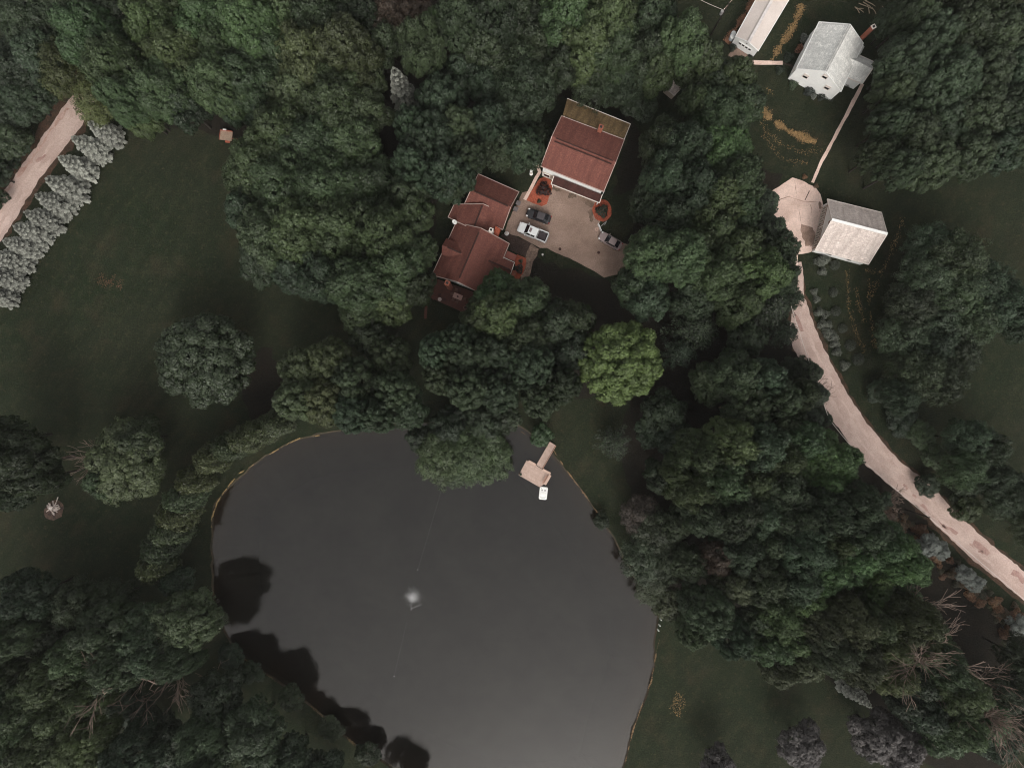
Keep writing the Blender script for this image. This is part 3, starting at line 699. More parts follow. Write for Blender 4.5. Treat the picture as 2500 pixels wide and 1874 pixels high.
# --- garage beside the concrete pad
gar = empty('detached_garage', P(2075, 565), 'detached garage with tan shingle roof and white ridge cap beside the pad', 'garage')
A1_ = gable(gar, P(2030.8, 535.8, 6.4), P(2166.5, 571, 6.4), P(1990.1, 610, 2.7), P(2120.4, 645.2, 2.7), P(2020, 486, 2.7), P(2152, 518.6, 2.7), WHITE, ROOF_TAN, oh=.3, fascia=TRIM)
mb = MB(); mb.bar(P(2030.8, 535.8, 6.44), P(2166.5, 571, 6.44), .5, .1); mb.build('ridge_cap', WHITE, gar)
a_, b_ = A1_['A2'], A1_['A1']
BROWN = pm('brown_siding', (.30, .20, .15), (.25, .165, .125), 1, .8, .1)
for t in (.27, .73):
    panel(gar, a_, b_, t, 1.15, 3.9, 2.3, BROWN, 'door_frame', .02)
    dr = panel(gar, a_, b_, t, 1.1, 3.6, 2.1, pm('door_paint', (.62, .56, .49), None, 1, .6, .05), 'garage_door', .05)
    mbp = MB(); a0 = Vector((a_.x, a_.y, 0)); b0 = Vector((b_.x, b_.y, 0)); d = (b0 - a0).normalized(); n = Vector((d.y, -d.x, 0)); m3 = Matrix((d, n, Vector((0, 0, 1)))).transposed()
    for j in range(7):
        for zz in (.75, 1.25, 1.8):
            mbp.box(lerp(a0, b0, t) + d * (-1.5 + j * .5) + n * .10 + Vector((0, 0, zz)), (.28, .03, .26), rot=m3)
    mbp.build('pane', GLASS, dr)
window(gar, a_, b_, .5, 4.9, .6, .7, WHITE, pane=BRICK)
for t in (.3, .7): window(gar, A1_['A1'], A1_['B1'], t, 1.5, .9, 1.0)

sh = empty('garden_shed', P(1640, 218), 'small tan-roofed shed half hidden in the trees left of the white cottage', 'shed')
gable(sh, P(1634, 223, 3.2), P(1652, 205, 3.2), P(1622, 213, 2.3), P(1640, 195, 2.3), P(1646, 233, 2.3), P(1664, 215, 2.3), BEIGE, ROOF_TAN, oh=.15)
panel(sh, P(1637, 236), P(1655, 218), .5, 1.0, .9, 1.9, BROWN, 'door', .02)

# ------------------------------------------------------------------ vehicles
def wheel(root, x, y, r=.34, wd=.22):
    sg = 1 if y > 0 else -1
    mb = MB(); rings_ = []
    for yy, rr in ((-wd/2, r*.92), (-wd/2+.04, r), (wd/2-.04, r), (wd/2, r*.92)):
        rings_.append([(x + rr*math.cos(2*math.pi*k/18), y + yy, r + rr*math.sin(2*math.pi*k/18)) for k in range(18)])
    mb.loft(rings_); t_ = mb.build('wheel', TYRE, root, local=True)
    mb = MB(); mb.loft([[(x + r*.62*math.cos(2*math.pi*k/14), y + sg*(wd/2 + dy), r + r*.62*math.sin(2*math.pi*k/14)) for k in range(14)] for dy in (-.02, .012)])
    mb.build('rim', METAL, t_, local=True)
def hull(stations):
    rings_ = []
    for x, w_, zb_, zs in stations:
        rings_.append([(x, -w_*.92, zb_), (x, -w_, zb_ + .12), (x, -w_, zs - .16), (x, -w_*.94, zs - .03), (x, -w_*.6, zs + .015), (x, 0, zs + .03),
                       (x, w_*.6, zs + .015), (x, w_*.94, zs - .03), (x, w_, zs - .16), (x, w_, zb_ + .12), (x, w_*.92, zb_)])
    m = MB(); m.loft(rings_); return m
def cabin(stations, z0):
    rings_ = []
    for x, w0, w1, zt in stations:
        rings_.append([(x, -w0, z0), (x, -w1, zt), (x, -w1*.5, zt + .03), (x, w1*.5, zt + .03), (x, w1, zt), (x, w0, z0)])
    m = MB(); m.loft(rings_); return m
def paint(name, c, metal=.0, rough=.35):
    m = pm(name, c, tuple(x*.92 for x in c), 1.0, rough, .03, 4, spec=.5, metal=metal)
    m.node_tree.nodes['Principled BSDF'].inputs['Coat Weight'].default_value = .4; return m
LAMP = pm('headlamp_lens', (.75, .74, .72), None, 1, .15, 0, spec=.8)
TAIL = pm('tail_lens', (.28, .02, .02), None, 1, .2, 0)
def sedan(loc, ang, mat, label, L=4.8, W=1.84, top=None):
    r = empty('parked_car', loc, label, 'car', 'vehicles parked on the driveway', ang); h = L/2; w_ = W/2
    hull([(h, w_*.62, .32, .58), (h-.12, w_*.80, .22, .68), (h-.45, w_*.95, .2, .76), (h-1.2, w_, .2, .90), (h-1.6, w_, .2, .95), (-h+1.35, w_, .2, 1.0), (-h+.7, w_*.98, .2, 1.0), (-h+.15, w_*.86, .26, .93), (-h, w_*.70, .36, .84)]).build('body', mat, r, local=True, smooth=False, bevel=.05)
    cabin([(h-1.35, w_*.86, w_*.82, .96), (h-2.05, w_*.92, w_*.74, 1.38), (h-2.5, w_*.93, w_*.74, 1.44), (-h+1.6, w_*.92, w_*.72, 1.42), (-h+1.15, w_*.9, w_*.70, 1.32), (-h+.55, w_*.82, w_*.76, 1.02)], .94).build('window', GLASS, r, local=True)
    mb = MB(); mb.loft([[(x, -w1, z), (x, -w1*.5, z+.03), (x, w1*.5, z+.03), (x, w1, z), (x, 0, z-.03)] for x, w1, z in ((h-2.12, w_*.70, 1.41), (h-2.5, w_*.72, 1.465), (-h+1.6, w_*.70, 1.445), (-h+1.28, w_*.66, 1.385))]); mb.build('roof_panel', top or mat, r, local=True)
    for sg in (-1, 1):
        mb = MB(); mb.dome((h-.28, sg*w_*.72, .66), .24, .17, .10); mb.build('headlight', LAMP, r, local=True, smooth=True)
        mb = MB(); mb.dome((-h+.12, sg*w_*.68, .84), .12, .2, .10); mb.build('taillight', TAIL, r, local=True)
        mb = MB(); mb.dome((h-1.62, sg*(w_+.09), 1.0), .10, .13, .10, full=True); mb.build('mirror', mat, r, local=True)
        mb = MB(); mb.bar((h-1.4, sg*w_*.84, .98), (h-2.1, sg*w_*.73, 1.42), .07, .06); mb.build('roof_pillar', mat, r, local=True); mb = MB(); mb.bar((-h+.6, sg*w_*.8, 1.03), (-h+1.25, sg*w_*.70, 1.36), .08, .06); mb.build('roof_pillar', mat, r, local=True)
        for x in (h-.95, -h+.95): wheel(r, x, sg*(w_-.1))
    return r
def heading(a, b):
    d = P(*b) - P(*a); return math.atan2(d.y, d.x)
BLACKCAR = paint('black_car_paint', (.016, .015, .017)); BLACKTOP = paint('black_roof_paint', (.05, .042, .045), 0, .45)
sedan(P(1315, 528, .5), heading((1343.9, 538.4), (1286, 517.6)), BLACKCAR, 'black sedan parked beside the white pickup below the red mulch bed', 4.75, 1.85, BLACKTOP).location.z = .03
SILVER = paint('silver_car_paint', (.30, .23, .22), .2)
sedan(P(1490, 588.5, .5), heading((1520, 606), (1465, 574)), SILVER, 'silver car half hidden under tree branches at the driveway edge', 4.7, 1.84).location.z = .03

wp = paint('white_truck_paint', (.74, .76, .75))
tr = empty('parked_pickup', P(1300.5, 567.5, .5), 'white crew-cab pickup with dark bed liner parked on the driveway', 'pickup', 'vehicles parked on the driveway', heading((1334.3, 581.5), (1267, 553.8))); tr.location.z = .03
h, w_ = 2.95, 1.0
hull([(h, w_*.70, .45, .86), (h-.10, w_*.86, .36, 1.0), (h-.4, w_*.97, .34, 1.10), (h-1.3, w_, .34, 1.16), (h-1.6, w_, .34, 1.18), (-h+2.0, w_, .36, 1.2)]).build('body', wp, tr, local=True, bevel=.06)
mb = MB()
for sg in (-1, 1): mb.box((-h+.98, sg*(w_-.07), .8), (1.96, .14, .86))
mb.box((-h+.05, 0, .8), (.1, 2*w_-.28, .86)); mb.box((-h+.98, 0, .6), (1.9, 2*w_-.28, .1)); mb.build('cargo_bed', wp, tr, local=True, bevel=.03)
mb = MB(); mb.box((-h+1.0, 0, .68), (1.72, 2*w_-.36, .06)); mb.build('bed_liner', pm('bed_liner', (.055, .043, .045), (.04, .032, .034), 3, .8, .3), tr, local=True)
cabin([(h-1.45, w_*.88, w_*.84, 1.22), (h-2.05, w_*.93, w_*.76, 1.78), (h-2.5, w_*.93, w_*.78, 1.84), (-h+2.25, w_*.92, w_*.76, 1.82), (-h+2.03, w_*.9, w_*.80, 1.30)], 1.17).build('window', GLASS, tr, local=True)
mb = MB(); mb.loft([[(x, -w1, z), (x, -w1*.5, z+.04), (x, w1*.5, z+.04), (x, w1, z), (x, 0, z-.05)] for x, w1, z in ((h-2.10, w_*.74, 1.81), (h-2.5, w_*.77, 1.865), (-h+2.3, w_*.76, 1.85), (-h+2.02, w_*.74, 1.78))]); mb.build('roof_panel', wp, tr, local=True)
mb = MB(); mb.box((h-2.5, .0, 1.925), (.42, .8, .02)); mb.build('sunroof', pm('sunroof_glass', (.20, .15, .15), None, 1, .2, 0), tr, local=True)
for sg in (-1, 1):
    mb = MB(); mb.bar((h-1.5, sg*w_*.87, 1.24), (h-2.08, sg*w_*.77, 1.80), .08, .07); mb.build('roof_pillar', wp, tr, local=True); mb = MB(); mb.bar((h-2.75, sg*w_*.90, 1.2), (h-2.75, sg*w_*.775, 1.84), .1, .07); mb.build('roof_pillar', wp, tr, local=True); mb = MB(); mb.bar((-h+2.05, sg*w_*.92, 1.2), (-h+2.2, sg*w_*.78, 1.82), .3, .08); mb.build('roof_pillar', wp, tr, local=True)
    mb = MB(); mb.box((h-1.75, sg*(w_+.14), 1.2), (.16, .26, .2)); mb.build('mirror', wp, tr, local=True)
    mb = MB(); mb.dome((h-.18, sg*w_*.74, .92), .18, .18, .12); mb.build('headlight', LAMP, tr, local=True)
    mb = MB(); mb.box((-h-.01, sg*(w_-.1), .95), (.06, .16, .4)); mb.build('taillight', TAIL, tr, local=True)
    mb = MB(); mb.box((h-2.6, sg*(w_+.03), .42), (1.9, .14, .06)); mb.build('running_board', METAL, tr, local=True)
    for x in (h-1.0, -h+1.15): wheel(tr, x, sg*(w_-.13), .4, .26)
mb = MB(); mb.box((-h-.06, 0, .55), (.14, 1.9, .16)); mb.build('bumper', METAL, tr, local=True)

# ------------------------------------------------------------------ yard things
for (u, v, lb) in ((1265.3, 496.5, 'grey lidded trash bin by the garage wall, the one farther from the pickup'), (1258.8, 511, 'grey lidded trash bin by the garage wall, the one nearer the pickup')):
    r = empty('trash_bin', P(u, v, .6), lb, 'trash bin', 'trash bins by the red garage wall', ANG_RED); r.location.z = .03
    mb = MB(); mb.loft([[(-.28, -.28, .05), (.28, -.28, .05), (.28, .28, .05), (-.28, .28, .05)], [(-.38, -.36, .95), (.38, -.36, .95), (.38, .36, .95), (-.38, .36, .95)]]); mb.build('body', PLASTIC, r, local=True)
    mb = MB(); mb.box((.02, 0, 1.0), (.86, .78, .09)); mb.build('lid', PLASTIC, r, local=True, bevel=.03)
    for s in (-1, 1):
        mb = MB(); mb.box((-.32, s*.28, .1), (.2, .06, .2)); mb.build('wheel', TYRE, r, local=True)
# basketball hoop
bh = empty('basketball_hoop', P(1470, 551), 'white basketball hoop with backboard at the driveway edge by the mulch ring', 'basketball hoop')
q0, q1 = P(1460, 546, 3.2), P(1467.7, 564, 3.2); rm = P(1456.8, 559.3, 3.05); bc = (q0 + q1) / 2; pb_ = P(1476, 549)
mb = MB(); mb.bar(q0, q1, .08, 1.1); mb.build('backboard', WHITE, bh)
mb = MB(); mb.tube([rm + Vector((.26*math.cos(a/16*6.2832), .26*math.sin(a/16*6.2832), 0)) for a in range(17)], .045, 6); mb.bar(rm, Vector((bc.x, bc.y, 3.05)), .06, .06); mb.build('rim', pm('rim_paint', (.5, .33, .27), None, 1, .5, 0), bh)
mb = MB(); mb.tube([tz(pb_, 0), tz(pb_, 2.9), tz(bc, 3.3)], .07); mb.build('pole', METAL, bh)
# utility pole with transformer
up_ = P(1735, 86)
pole = empty('utility_pole', up_, 'wooden utility pole with crossarm and grey transformer left of the long garage', 'utility pole')
mb = MB(); mb.tube([up_, tz(up_, 11.0)], [.17, .12], 8); mb.build('shaft', BARK, pole)
mb = MB(); mb.box((up_.x, up_.y, 10.4), (2.4, .12, .14), R_(50)); mb.build('crossarm', BARE, pole)
mb = MB(); mb.cyl((up_.x - .4, up_.y - .1, 7.6), .28, 1.0, 12); mb.build('transformer', METAL, pole)
mb = MB()
for t in (-1, 0, 1): mb.cyl((up_.x + t * .65, up_.y + t * .78, 10.47), .06, .18, 8)
mb.build('insulator', WHITE, pole)
def cable(name, a, b, sag, label, r=.035):
    pts = [lerp(a, b, i / 14) - Vector((0, 0, sag * 4 * (i / 14) * (1 - i / 14))) for i in range(15)]
    mb = MB(); mb.tube(pts, r, 5); o = mb.build(name, WIRE); return tag(o, label, 'cable', 'overhead cables')
cable('overhead_cable', tz(up_, 8.6), P(1615, -60, 8.6), .8, 'thin pale overhead cable running from the utility pole out of the top edge')
zc = 7.5
cable('overhead_cable', P(1930, 742, zc), P(2024, 1022, zc), .3, 'pale overhead cable along the upper road bend beside the garage', .05)
cable('overhead_cable', P(2024, 1022, zc), P(2112, 1128, zc), .3, 'short pale overhead cable span mostly hidden by the bright green tree', .05)
cable('overhead_cable', P(2112, 1128, zc), P(2268, 1262, zc), .25, 'pale overhead cable along the middle of the right-hand road', .05)
cable('overhead_cable', P(2268, 1262, zc), P(2500, 1462, zc), .3, 'pale overhead cable along the lower right end of the road', .05)
for (u, v, lb) in ((2024, 1022, 'dark cable pole hidden in foliage above the bright green tree'), (2112, 1128, 'dark cable pole at the roadside below the bright green tree'), (2268, 1262, 'dark cable pole among the silver roadside shrubs')):
    q = P(u, v, zc); r = empty('cable_pole', tz(q, 0), lb, 'pole', 'cable poles along the road')
    mb = MB(); mb.tube([tz(q, 0), tz(q, zc + .1)], [.13, .09], 7); mb.build('shaft', BARK, r)
    mb = MB(); mb.box((q.x, q.y, zc + .12), (.25, .25, .08)); mb.build('cap', BARK, r)
# tanks at the long garage
for (u, v, lb) in ((1791.7, 80.5, 'pale blue-white upright tank beside the long garage, the upper one'), (1788.5, 89, 'pale blue-white upright tank beside the long garage, the lower one')):
    r = empty('tank', P(u, v, 1.2), lb, 'tank', 'tanks beside the long garage'); r.location.z = 0
    mb = MB(); mb.cyl((0, 0, 0), .45, 1.1, 16); mb.build('body', pm('tank_blue', (.50, .55, .58), None, 1, .5, .05), r, local=True)
    mb = MB(); mb.dome((0, 0, 1.1), .46, .46, .18); mb.build('lid', WHITE, r, local=True, smooth=True)
# white pots and lanterns near the house
for i, (u, v, z, lb) in enumerate(((1237, 569.5, .5, 'white round planter at the corner of the red garage wing'), (1276, 409.5, .5, 'larger white planter ball on the lawn between the red houses'),
                               (1281, 411.5, .4, 'smaller pinkish planter ball on the lawn between the red houses'), (1297, 423.5, .5, 'white planter at the top end of the concrete path'),
                               (1302, 398, .5, 'white planter beside the wall of the upper red house'), (1324.5, 621, .4, 'small white planter on the lawn edge below the driveway'))):
    r = empty('planter', P(u, v, z), lb, 'planter', 'white planters round the red houses'); r.location.z = 0
    rr = (.42, .33, .26, .34, .3, .2)[i]
    mb = MB(); mb.loft([[(q*math.cos(2*math.pi*k/14)*rr, q*math.sin(2*math.pi*k/14)*rr, zz) for k in range(14)] for q, zz in ((.6, 0), (.95, .2), (1, .38), (.8, .45))]); mb.build('pot', WHITE, r, local=True, smooth=True)
    mb = MB(); mb.dome((0, 0, .45), rr*.7, rr*.7, .12); mb.build('filling', TRIM, r, local=True)
# small bench by the path
bn = empty('garden_bench', P(1299.5, 415, .4), 'small white garden bench beside the concrete path', 'bench', None, R_(60)); bn.location.z = 0
mb = MB(); mb.box((0, 0, .42), (1.1, .4, .06)); mb.build('seat', WHITE, bn, local=True)
mb = MB(); mb.box((0, .2, .7), (1.1, .05, .45)); mb.build('backrest', WHITE, bn, local=True)
for s in (-1, 1):
    mb = MB(); mb.box((s*.45, 0, .2), (.06, .36, .4)); mb.build('leg', WHITE, bn, local=True)
# manhole spots on the drive
for (u, v, lb) in ((1367, 608, 'dark round drain cover on the brown driveway'), (1461.5, 616.5, 'dark drain cover near the tree end of the driveway')):
    mb = MB(); q = P(u, v); mb.cyl((q.x, q.y, .02), .28, .03, 14); tag(mb.build('drain_cover', DARKVENT), lb, 'drain cover', 'drain covers in the driveway')

# little trailer near the woods
tl = empty('utility_trailer', P(556, 335), 'small flat trailer with tan boards and red rails at the edge of the woods', 'trailer', None, R_(-7))
boards = pm('tan_boards', (.36, .27, .20), (.27, .19, .14), 1.2, .9, .25, 5)
mb = MB(); mb.box((0, 0, .7), (2.3, 1.7, .14)); mb.build('bed', boards, tl, local=True)
RED = pm('red_frame', (.36, .10, .06), (.28, .08, .05), 2, .6, .15)
mb = MB(); mb.box((0, .9, .85), (2.3, .12, .3)); mb.box((-1.18, 0, .8), (.06, 1.8, .2)); mb.build('rail', RED, tl, local=True)
mb = MB(); mb.bar((1.15, -.3, .6), (2.5, -.35, .5), .1, .1); mb.build('tongue', RED, tl, local=True)
mb = MB(); mb.box((.35, -1.03, .55), (.9, .36, .12)); mb.box((.35, 1.03, .55), (.9, .26, .1)); mb.build('fender', RED, tl, local=True)
for s in (-1, 1): wheel(tl, .35, s * .98, .3, .2)
mb = MB(); mb.box((-.3, 1.02, .95), (.6, .25, .3)); mb.build('toolbox', WHITE, tl, local=True)

# dock
dock = empty('dock', P(1315, 1140), 'pale wooden dock with a walkway, wide platform and benches on the pond', 'dock')
zd = .35
plk = plank_material('dock_planks', (.50, .37, .31), (.43, .31, .255), math.atan2(-29.5, 51.3), .17)
plw = plank_material('walkway_planks', (.50, .37, .31), (.43, .31, .255), math.atan2(-29.5, 51.3), .17)
def dplate(pix, z, th, name, mat, parent=dock):
    m = MB(); m.prism([P(u, v, z) for u, v in pix], z - th, z); return m.build(name, mat, parent)
dplate([(1285.5,1123.5),(1309,1136),(1322,1144),(1344,1155),(1330,1180),(1317.5,1188.7),(1266.2,1159.2)], zd, .16, 'platform', plk)
dplate([(1342.2,1077.7),(1356,1086.2),(1323,1143),(1309.5,1134.5)], zd + .02, .16, 'walkway', plw)
WOOD2 = pm('bench_wood', (.46, .27, .20), (.38, .215, .16), 1, .8, .15)
def bench(pa_, pb_, wd, z=.55):
    m = MB(); a, b = P(*pa_, z), P(*pb_, z); m.bar(a, b, wd, .07); o = m.build('bench_seat', WOOD, dock)
    for t in (.08, .92):
        q = lerp(a, b, t); m = MB(); m.box((q.x, q.y, (zd + z) / 2), (.1, .1, z - zd)); m.build('bench_leg', WOOD2, dock)
bench((1290, 1125), (1308, 1134.5), .45); bench((1325, 1146), (1344, 1156), .45, .6)
bench((1343.5, 1159), (1330, 1182.5), .5, .62)
m = MB(); m.bar(P(1335, 1160, .75), P(1324.5, 1179, .75), .12, .12); m.bar(P(1339, 1160.5, .5), P(1328, 1181, .5), .3, .06); m.build('bench_back', WOOD2, dock)
m = MB()
m.bar(P(1357.5, 1087.5, 1.0), P(1325, 1143, 1.0), .1, .07); m.build('handrail', WOOD2, dock)
for t in (.02, .33, .66, .98):
    q = lerp(P(1357.5, 1087.5, 1.0), P(1325, 1143, 1.0), t); m = MB(); m.box((q.x, q.y, .2), (.11, .11, 1.7)); m.build('rail_post', WOOD2, dock)
for (u, v) in ((1286,1126),(1268,1158),(1317,1186),(1340,1157),(1300,1150)):
    q = P(u, v, 0); m = MB(); m.cyl((q.x, q.y, -2.4), .12, 2.62, 8); m.build('pile', WOOD2, dock)
bk = empty('bucket', P(1271, 1157.5, .6), 'dark round pot on the left corner of the dock', 'pot'); bk.location.z = zd
m = MB(); m.cyl((0, 0, 0), .2, .4, 12, .25); m.build('pot', BLACKP, bk, local=True)
m = MB(); m.dome((0, 0, .38), .24, .24, .15); m.build('plant', pm('pot_plant', (.03, .045, .022), None, 3, .8, .3), bk, local=True)
# white pedal boat
bo = empty('pedal_boat', P(1326.5, 1203.5, .2), 'small white pedal boat floating against the dock', 'boat', None, math.atan2(31, 3.6)); bo.location.z = -.3
def rrect(L, W, r, z, n=5):
    pts = []
    for (cx, cy, a0) in ((L/2-r, W/2-r, 0), (-L/2+r, W/2-r, 90), (-L/2+r, -W/2+r, 180), (L/2-r, -W/2+r, 270)):
        for i in range(n): a = R_(a0 + 90*i/(n-1)); pts.append((cx + r*math.cos(a), cy + r*math.sin(a), z))
    return pts
m = MB(); m.loft([rrect(2.0, 1.2, .3, -.15), rrect(2.4, 1.5, .32, .1), rrect(2.45, 1.55, .32, .42), rrect(2.3, 1.4, .3, .5), rrect(1.9, 1.1, .25, .5), rrect(1.85, 1.05, .25, .40)]); m.build('hull', WHITE, bo, local=True, smooth=False)
for s in (-1, 1):
    m = MB(); m.loft([rrect(.55, .42, .1, .41), rrect(.5, .38, .1, .5)]); 
    m.v = [(x - .15, y + s*.27, z) for x, y, z in m.v]; m.build('seat', WHITE, bo, local=True)
    m = MB(); m.box((.55, s*.27, .43), (.28, .3, .05)); m.build('footwell', METAL, bo, local=True)
    m = MB(); m.cyl((.95, s*.45, .5), .05, .06, 8); m.build('cleat', METAL, bo, local=True)
# fountain
fq = P(1007, 1456)
fo = empty('fountain', (fq.x, fq.y, -.3), 'floating pond fountain throwing a white spray', 'fountain')
m = MB(); m.cyl((0, 0, -.05), .5, .2, 16, .4); m.build('float', BLACKP, fo, local=True)
m = MB(); m.cyl((0, 0, .15), .08, .2, 10); m.build('nozzle', METAL, fo, local=True)
def droplet_material():
    mt, t, p = nodes_of('spray'); p.inputs['Base Color'].default_value = (.8, .8, .8, 1); p.inputs['Roughness'].default_value = .2; return mt
SPRAY = droplet_material()
nr = np.random.default_rng(5)
m = MB()
def drop(c, r):
    m.add([(c[0]+r, c[1], c[2]), (c[0]-r*.5, c[1]+r*.8, c[2]), (c[0]-r*.5, c[1]-r*.8, c[2]), (c[0], c[1], c[2]+r)], [[0, 1, 2], [0, 3, 1], [1, 3, 2], [2, 3, 0]])
for i in range(2600):
    a = nr.uniform(0, 6.283); rad = abs(nr.normal(0, .75)); drop((rad*math.cos(a), rad*math.sin(a), abs(nr.normal(0, .5)) * max(.1, 1.3 - rad) + .03), nr.uniform(.02, .05))
for i in range(260):
    a = nr.uniform(0, 6.283); v0 = nr.uniform(.1, 1.0)**1.2; t = nr.uniform(0, 1); rad = v0 * 1.9 * t + .05; z = .3 + 3.2 * v0 * t - 3.6 * t * t * v0
    drop((rad*math.cos(a) + nr.normal(0, .1), rad*math.sin(a) + nr.normal(0, .1), max(.03, z)), nr.uniform(.015, .04))
for (ang, L_) in ((-95, 2.6), (160, 1.5)):
    for t in np.linspace(0.02, 1, 60):
        drop((L_*t*math.cos(R_(ang)) + nr.normal(0, .02), L_*t*math.sin(R_(ang)) + nr.normal(0, .02), .35 + 1.6*t*(1.02 - t)*2), .035)
for t in np.linspace(0, 1, 36): drop((-.2 + 1.9*t, -2.3 + .75*t + nr.normal(0, .03), .05), .04)
m.build('spray', SPRAY, fo, local=True)['kind'] = 'stuff'
# thin mooring line across the pond
for (a, b, lb) in (((1087, 1165), (1020, 1390), 'thin pale line lying on the pond above the fountain'), ((993, 1518), (962, 1650), 'thin pale line lying on the pond below the fountain')):
    m = MB(); m.tube([P(*a, -.27), P(*b, -.27)], .012, 4); tag(m.build('mooring_line', pm('line_rope', (.13, .125, .12), None, 1, .8, 0)), lb, 'rope', 'mooring lines of the fountain')
    q = P(*b, -.27); m = MB(); m.dome((q.x, q.y, -.3), .06, .06, .1); tag(m.build('float_buoy', WHITE), 'tiny white float at the lower end of the ' + ('upper' if a[1] < 1300 else 'lower') + ' mooring line', 'buoy', 'floats on the mooring lines')
# three white posts on the shore
for (u, v, lb) in ((1611, 1509, 'white shore post at the pond corner, uppermost of three'), (1608, 1523, 'white shore post at the pond corner, middle of three'), (1605, 1535, 'white shore post at the pond corner, lowest of three')):
    q = P(u, v); m = MB(); m.tube([q, q + Vector((.1, -.03, .9))], .1, 8); o = m.build('shore_post', WHITE); tag(o, lb, 'post', 'white posts on the pond shore')
# fire pit with ash and split logs
fp = P(130, 1241)
ashes = sheet('ash_patch', [(106,1262),(112,1238),(124,1222),(142,1218),(155,1226),(158,1244),(146,1262),(126,1268)], pm('ash', (.12, .075, .055), (.05, .035, .03), .9, .95, .5, 3), .02, .3, .5, smooth=1, seed=40)
lg_ = random.Random(9)
PALE = pm('pale_log', (.72, .64, .59), (.5, .41, .36), 1.5, .9, .25, 5)
for i in range(34):
    a = lg_.uniform(0, 6.283); d = abs(lg_.gauss(0, .75)); L_ = lg_.uniform(.5, 1.15); q = fp + Vector((math.cos(a) * d, math.sin(a) * d + .2, .12 + max(0, .55 - d * .45)))
    th_ = a + lg_.gauss(0, .5); dv_ = Vector((math.cos(th_), math.sin(th_), lg_.uniform(-.3, .1))) * L_ / 2
    m = MB(); m.tube([q - dv_, q + dv_], [lg_.uniform(.08, .13), lg_.uniform(.07, .12)], 6); o = m.build('split_log', PALE)
    tag(o, 'pale split log heaped in the burn pile on the left lawn', 'log', 'split logs in the burn pile')
# wooden box on the right lawn
q = P(2271, 1117); bx_ = empty('wooden_crate', q, 'small pinkish wooden crate on the grass right of the road', 'crate', None, R_(10))
m = MB(); m.box((0, 0, .3), (.8, .65, .5)); m.build('box', WOOD, bx_, local=True)
m = MB(); m.box((0, 0, .58), (.9, .72, .06)); m.build('lid', WOOD, bx_, local=True)

# ------------------------------------------------------------------ foliage meshes
def quads(centers, normals, size, rs, asp=0.62, along=None):
    """one rhombic leaf per row; normals need not be unit"""
    n = len(centers)
    nrm = normals / (np.linalg.norm(normals, axis=1, keepdims=True) + 1e-9)
    ref = rs.normal(size=(n, 3)) if along is None else along
    a = ref - nrm * np.sum(ref * nrm, axis=1, keepdims=True); a /= (np.linalg.norm(a, axis=1, keepdims=True) + 1e-9)
    b = np.cross(nrm, a)
    sz = size if hasattr(size, '__len__') else np.full(n, size)
    sz = np.asarray(sz)[:, None] * rs.uniform(.7, 1.3, (n, 1))
    V = np.stack([centers + a * sz * .5, centers + b * sz * .5 * asp, centers - a * sz * .5, centers - b * sz * .5 * asp], axis=1).reshape(-1, 3)
    return V
def leaf_mesh(name, V, rs, rnd=None, mat=LEAF):
    n = len(V) // 4
    me = mesh_np(name, V, np.arange(4 * n).reshape(n, 4))
    at = me.attributes.new('rnd', 'FLOAT', 'FACE')
    at.data.foreach_set('value', (rs.uniform(0, 1, n) if rnd is None else rnd).astype(np.float32))
    me.materials.append(mat)
    return me
def unit(v): return v / (np.linalg.norm(v, axis=1, keepdims=True) + 1e-9)
def sph(rs, n, zmin=-0.25):
    z = rs.uniform(zmin, 1, n); a = rs.uniform(0, 2 * np.pi, n); r = np.sqrt(np.maximum(0, 1 - z * z))
    return np.stack([r * np.cos(a), r * np.sin(a), z], axis=1)

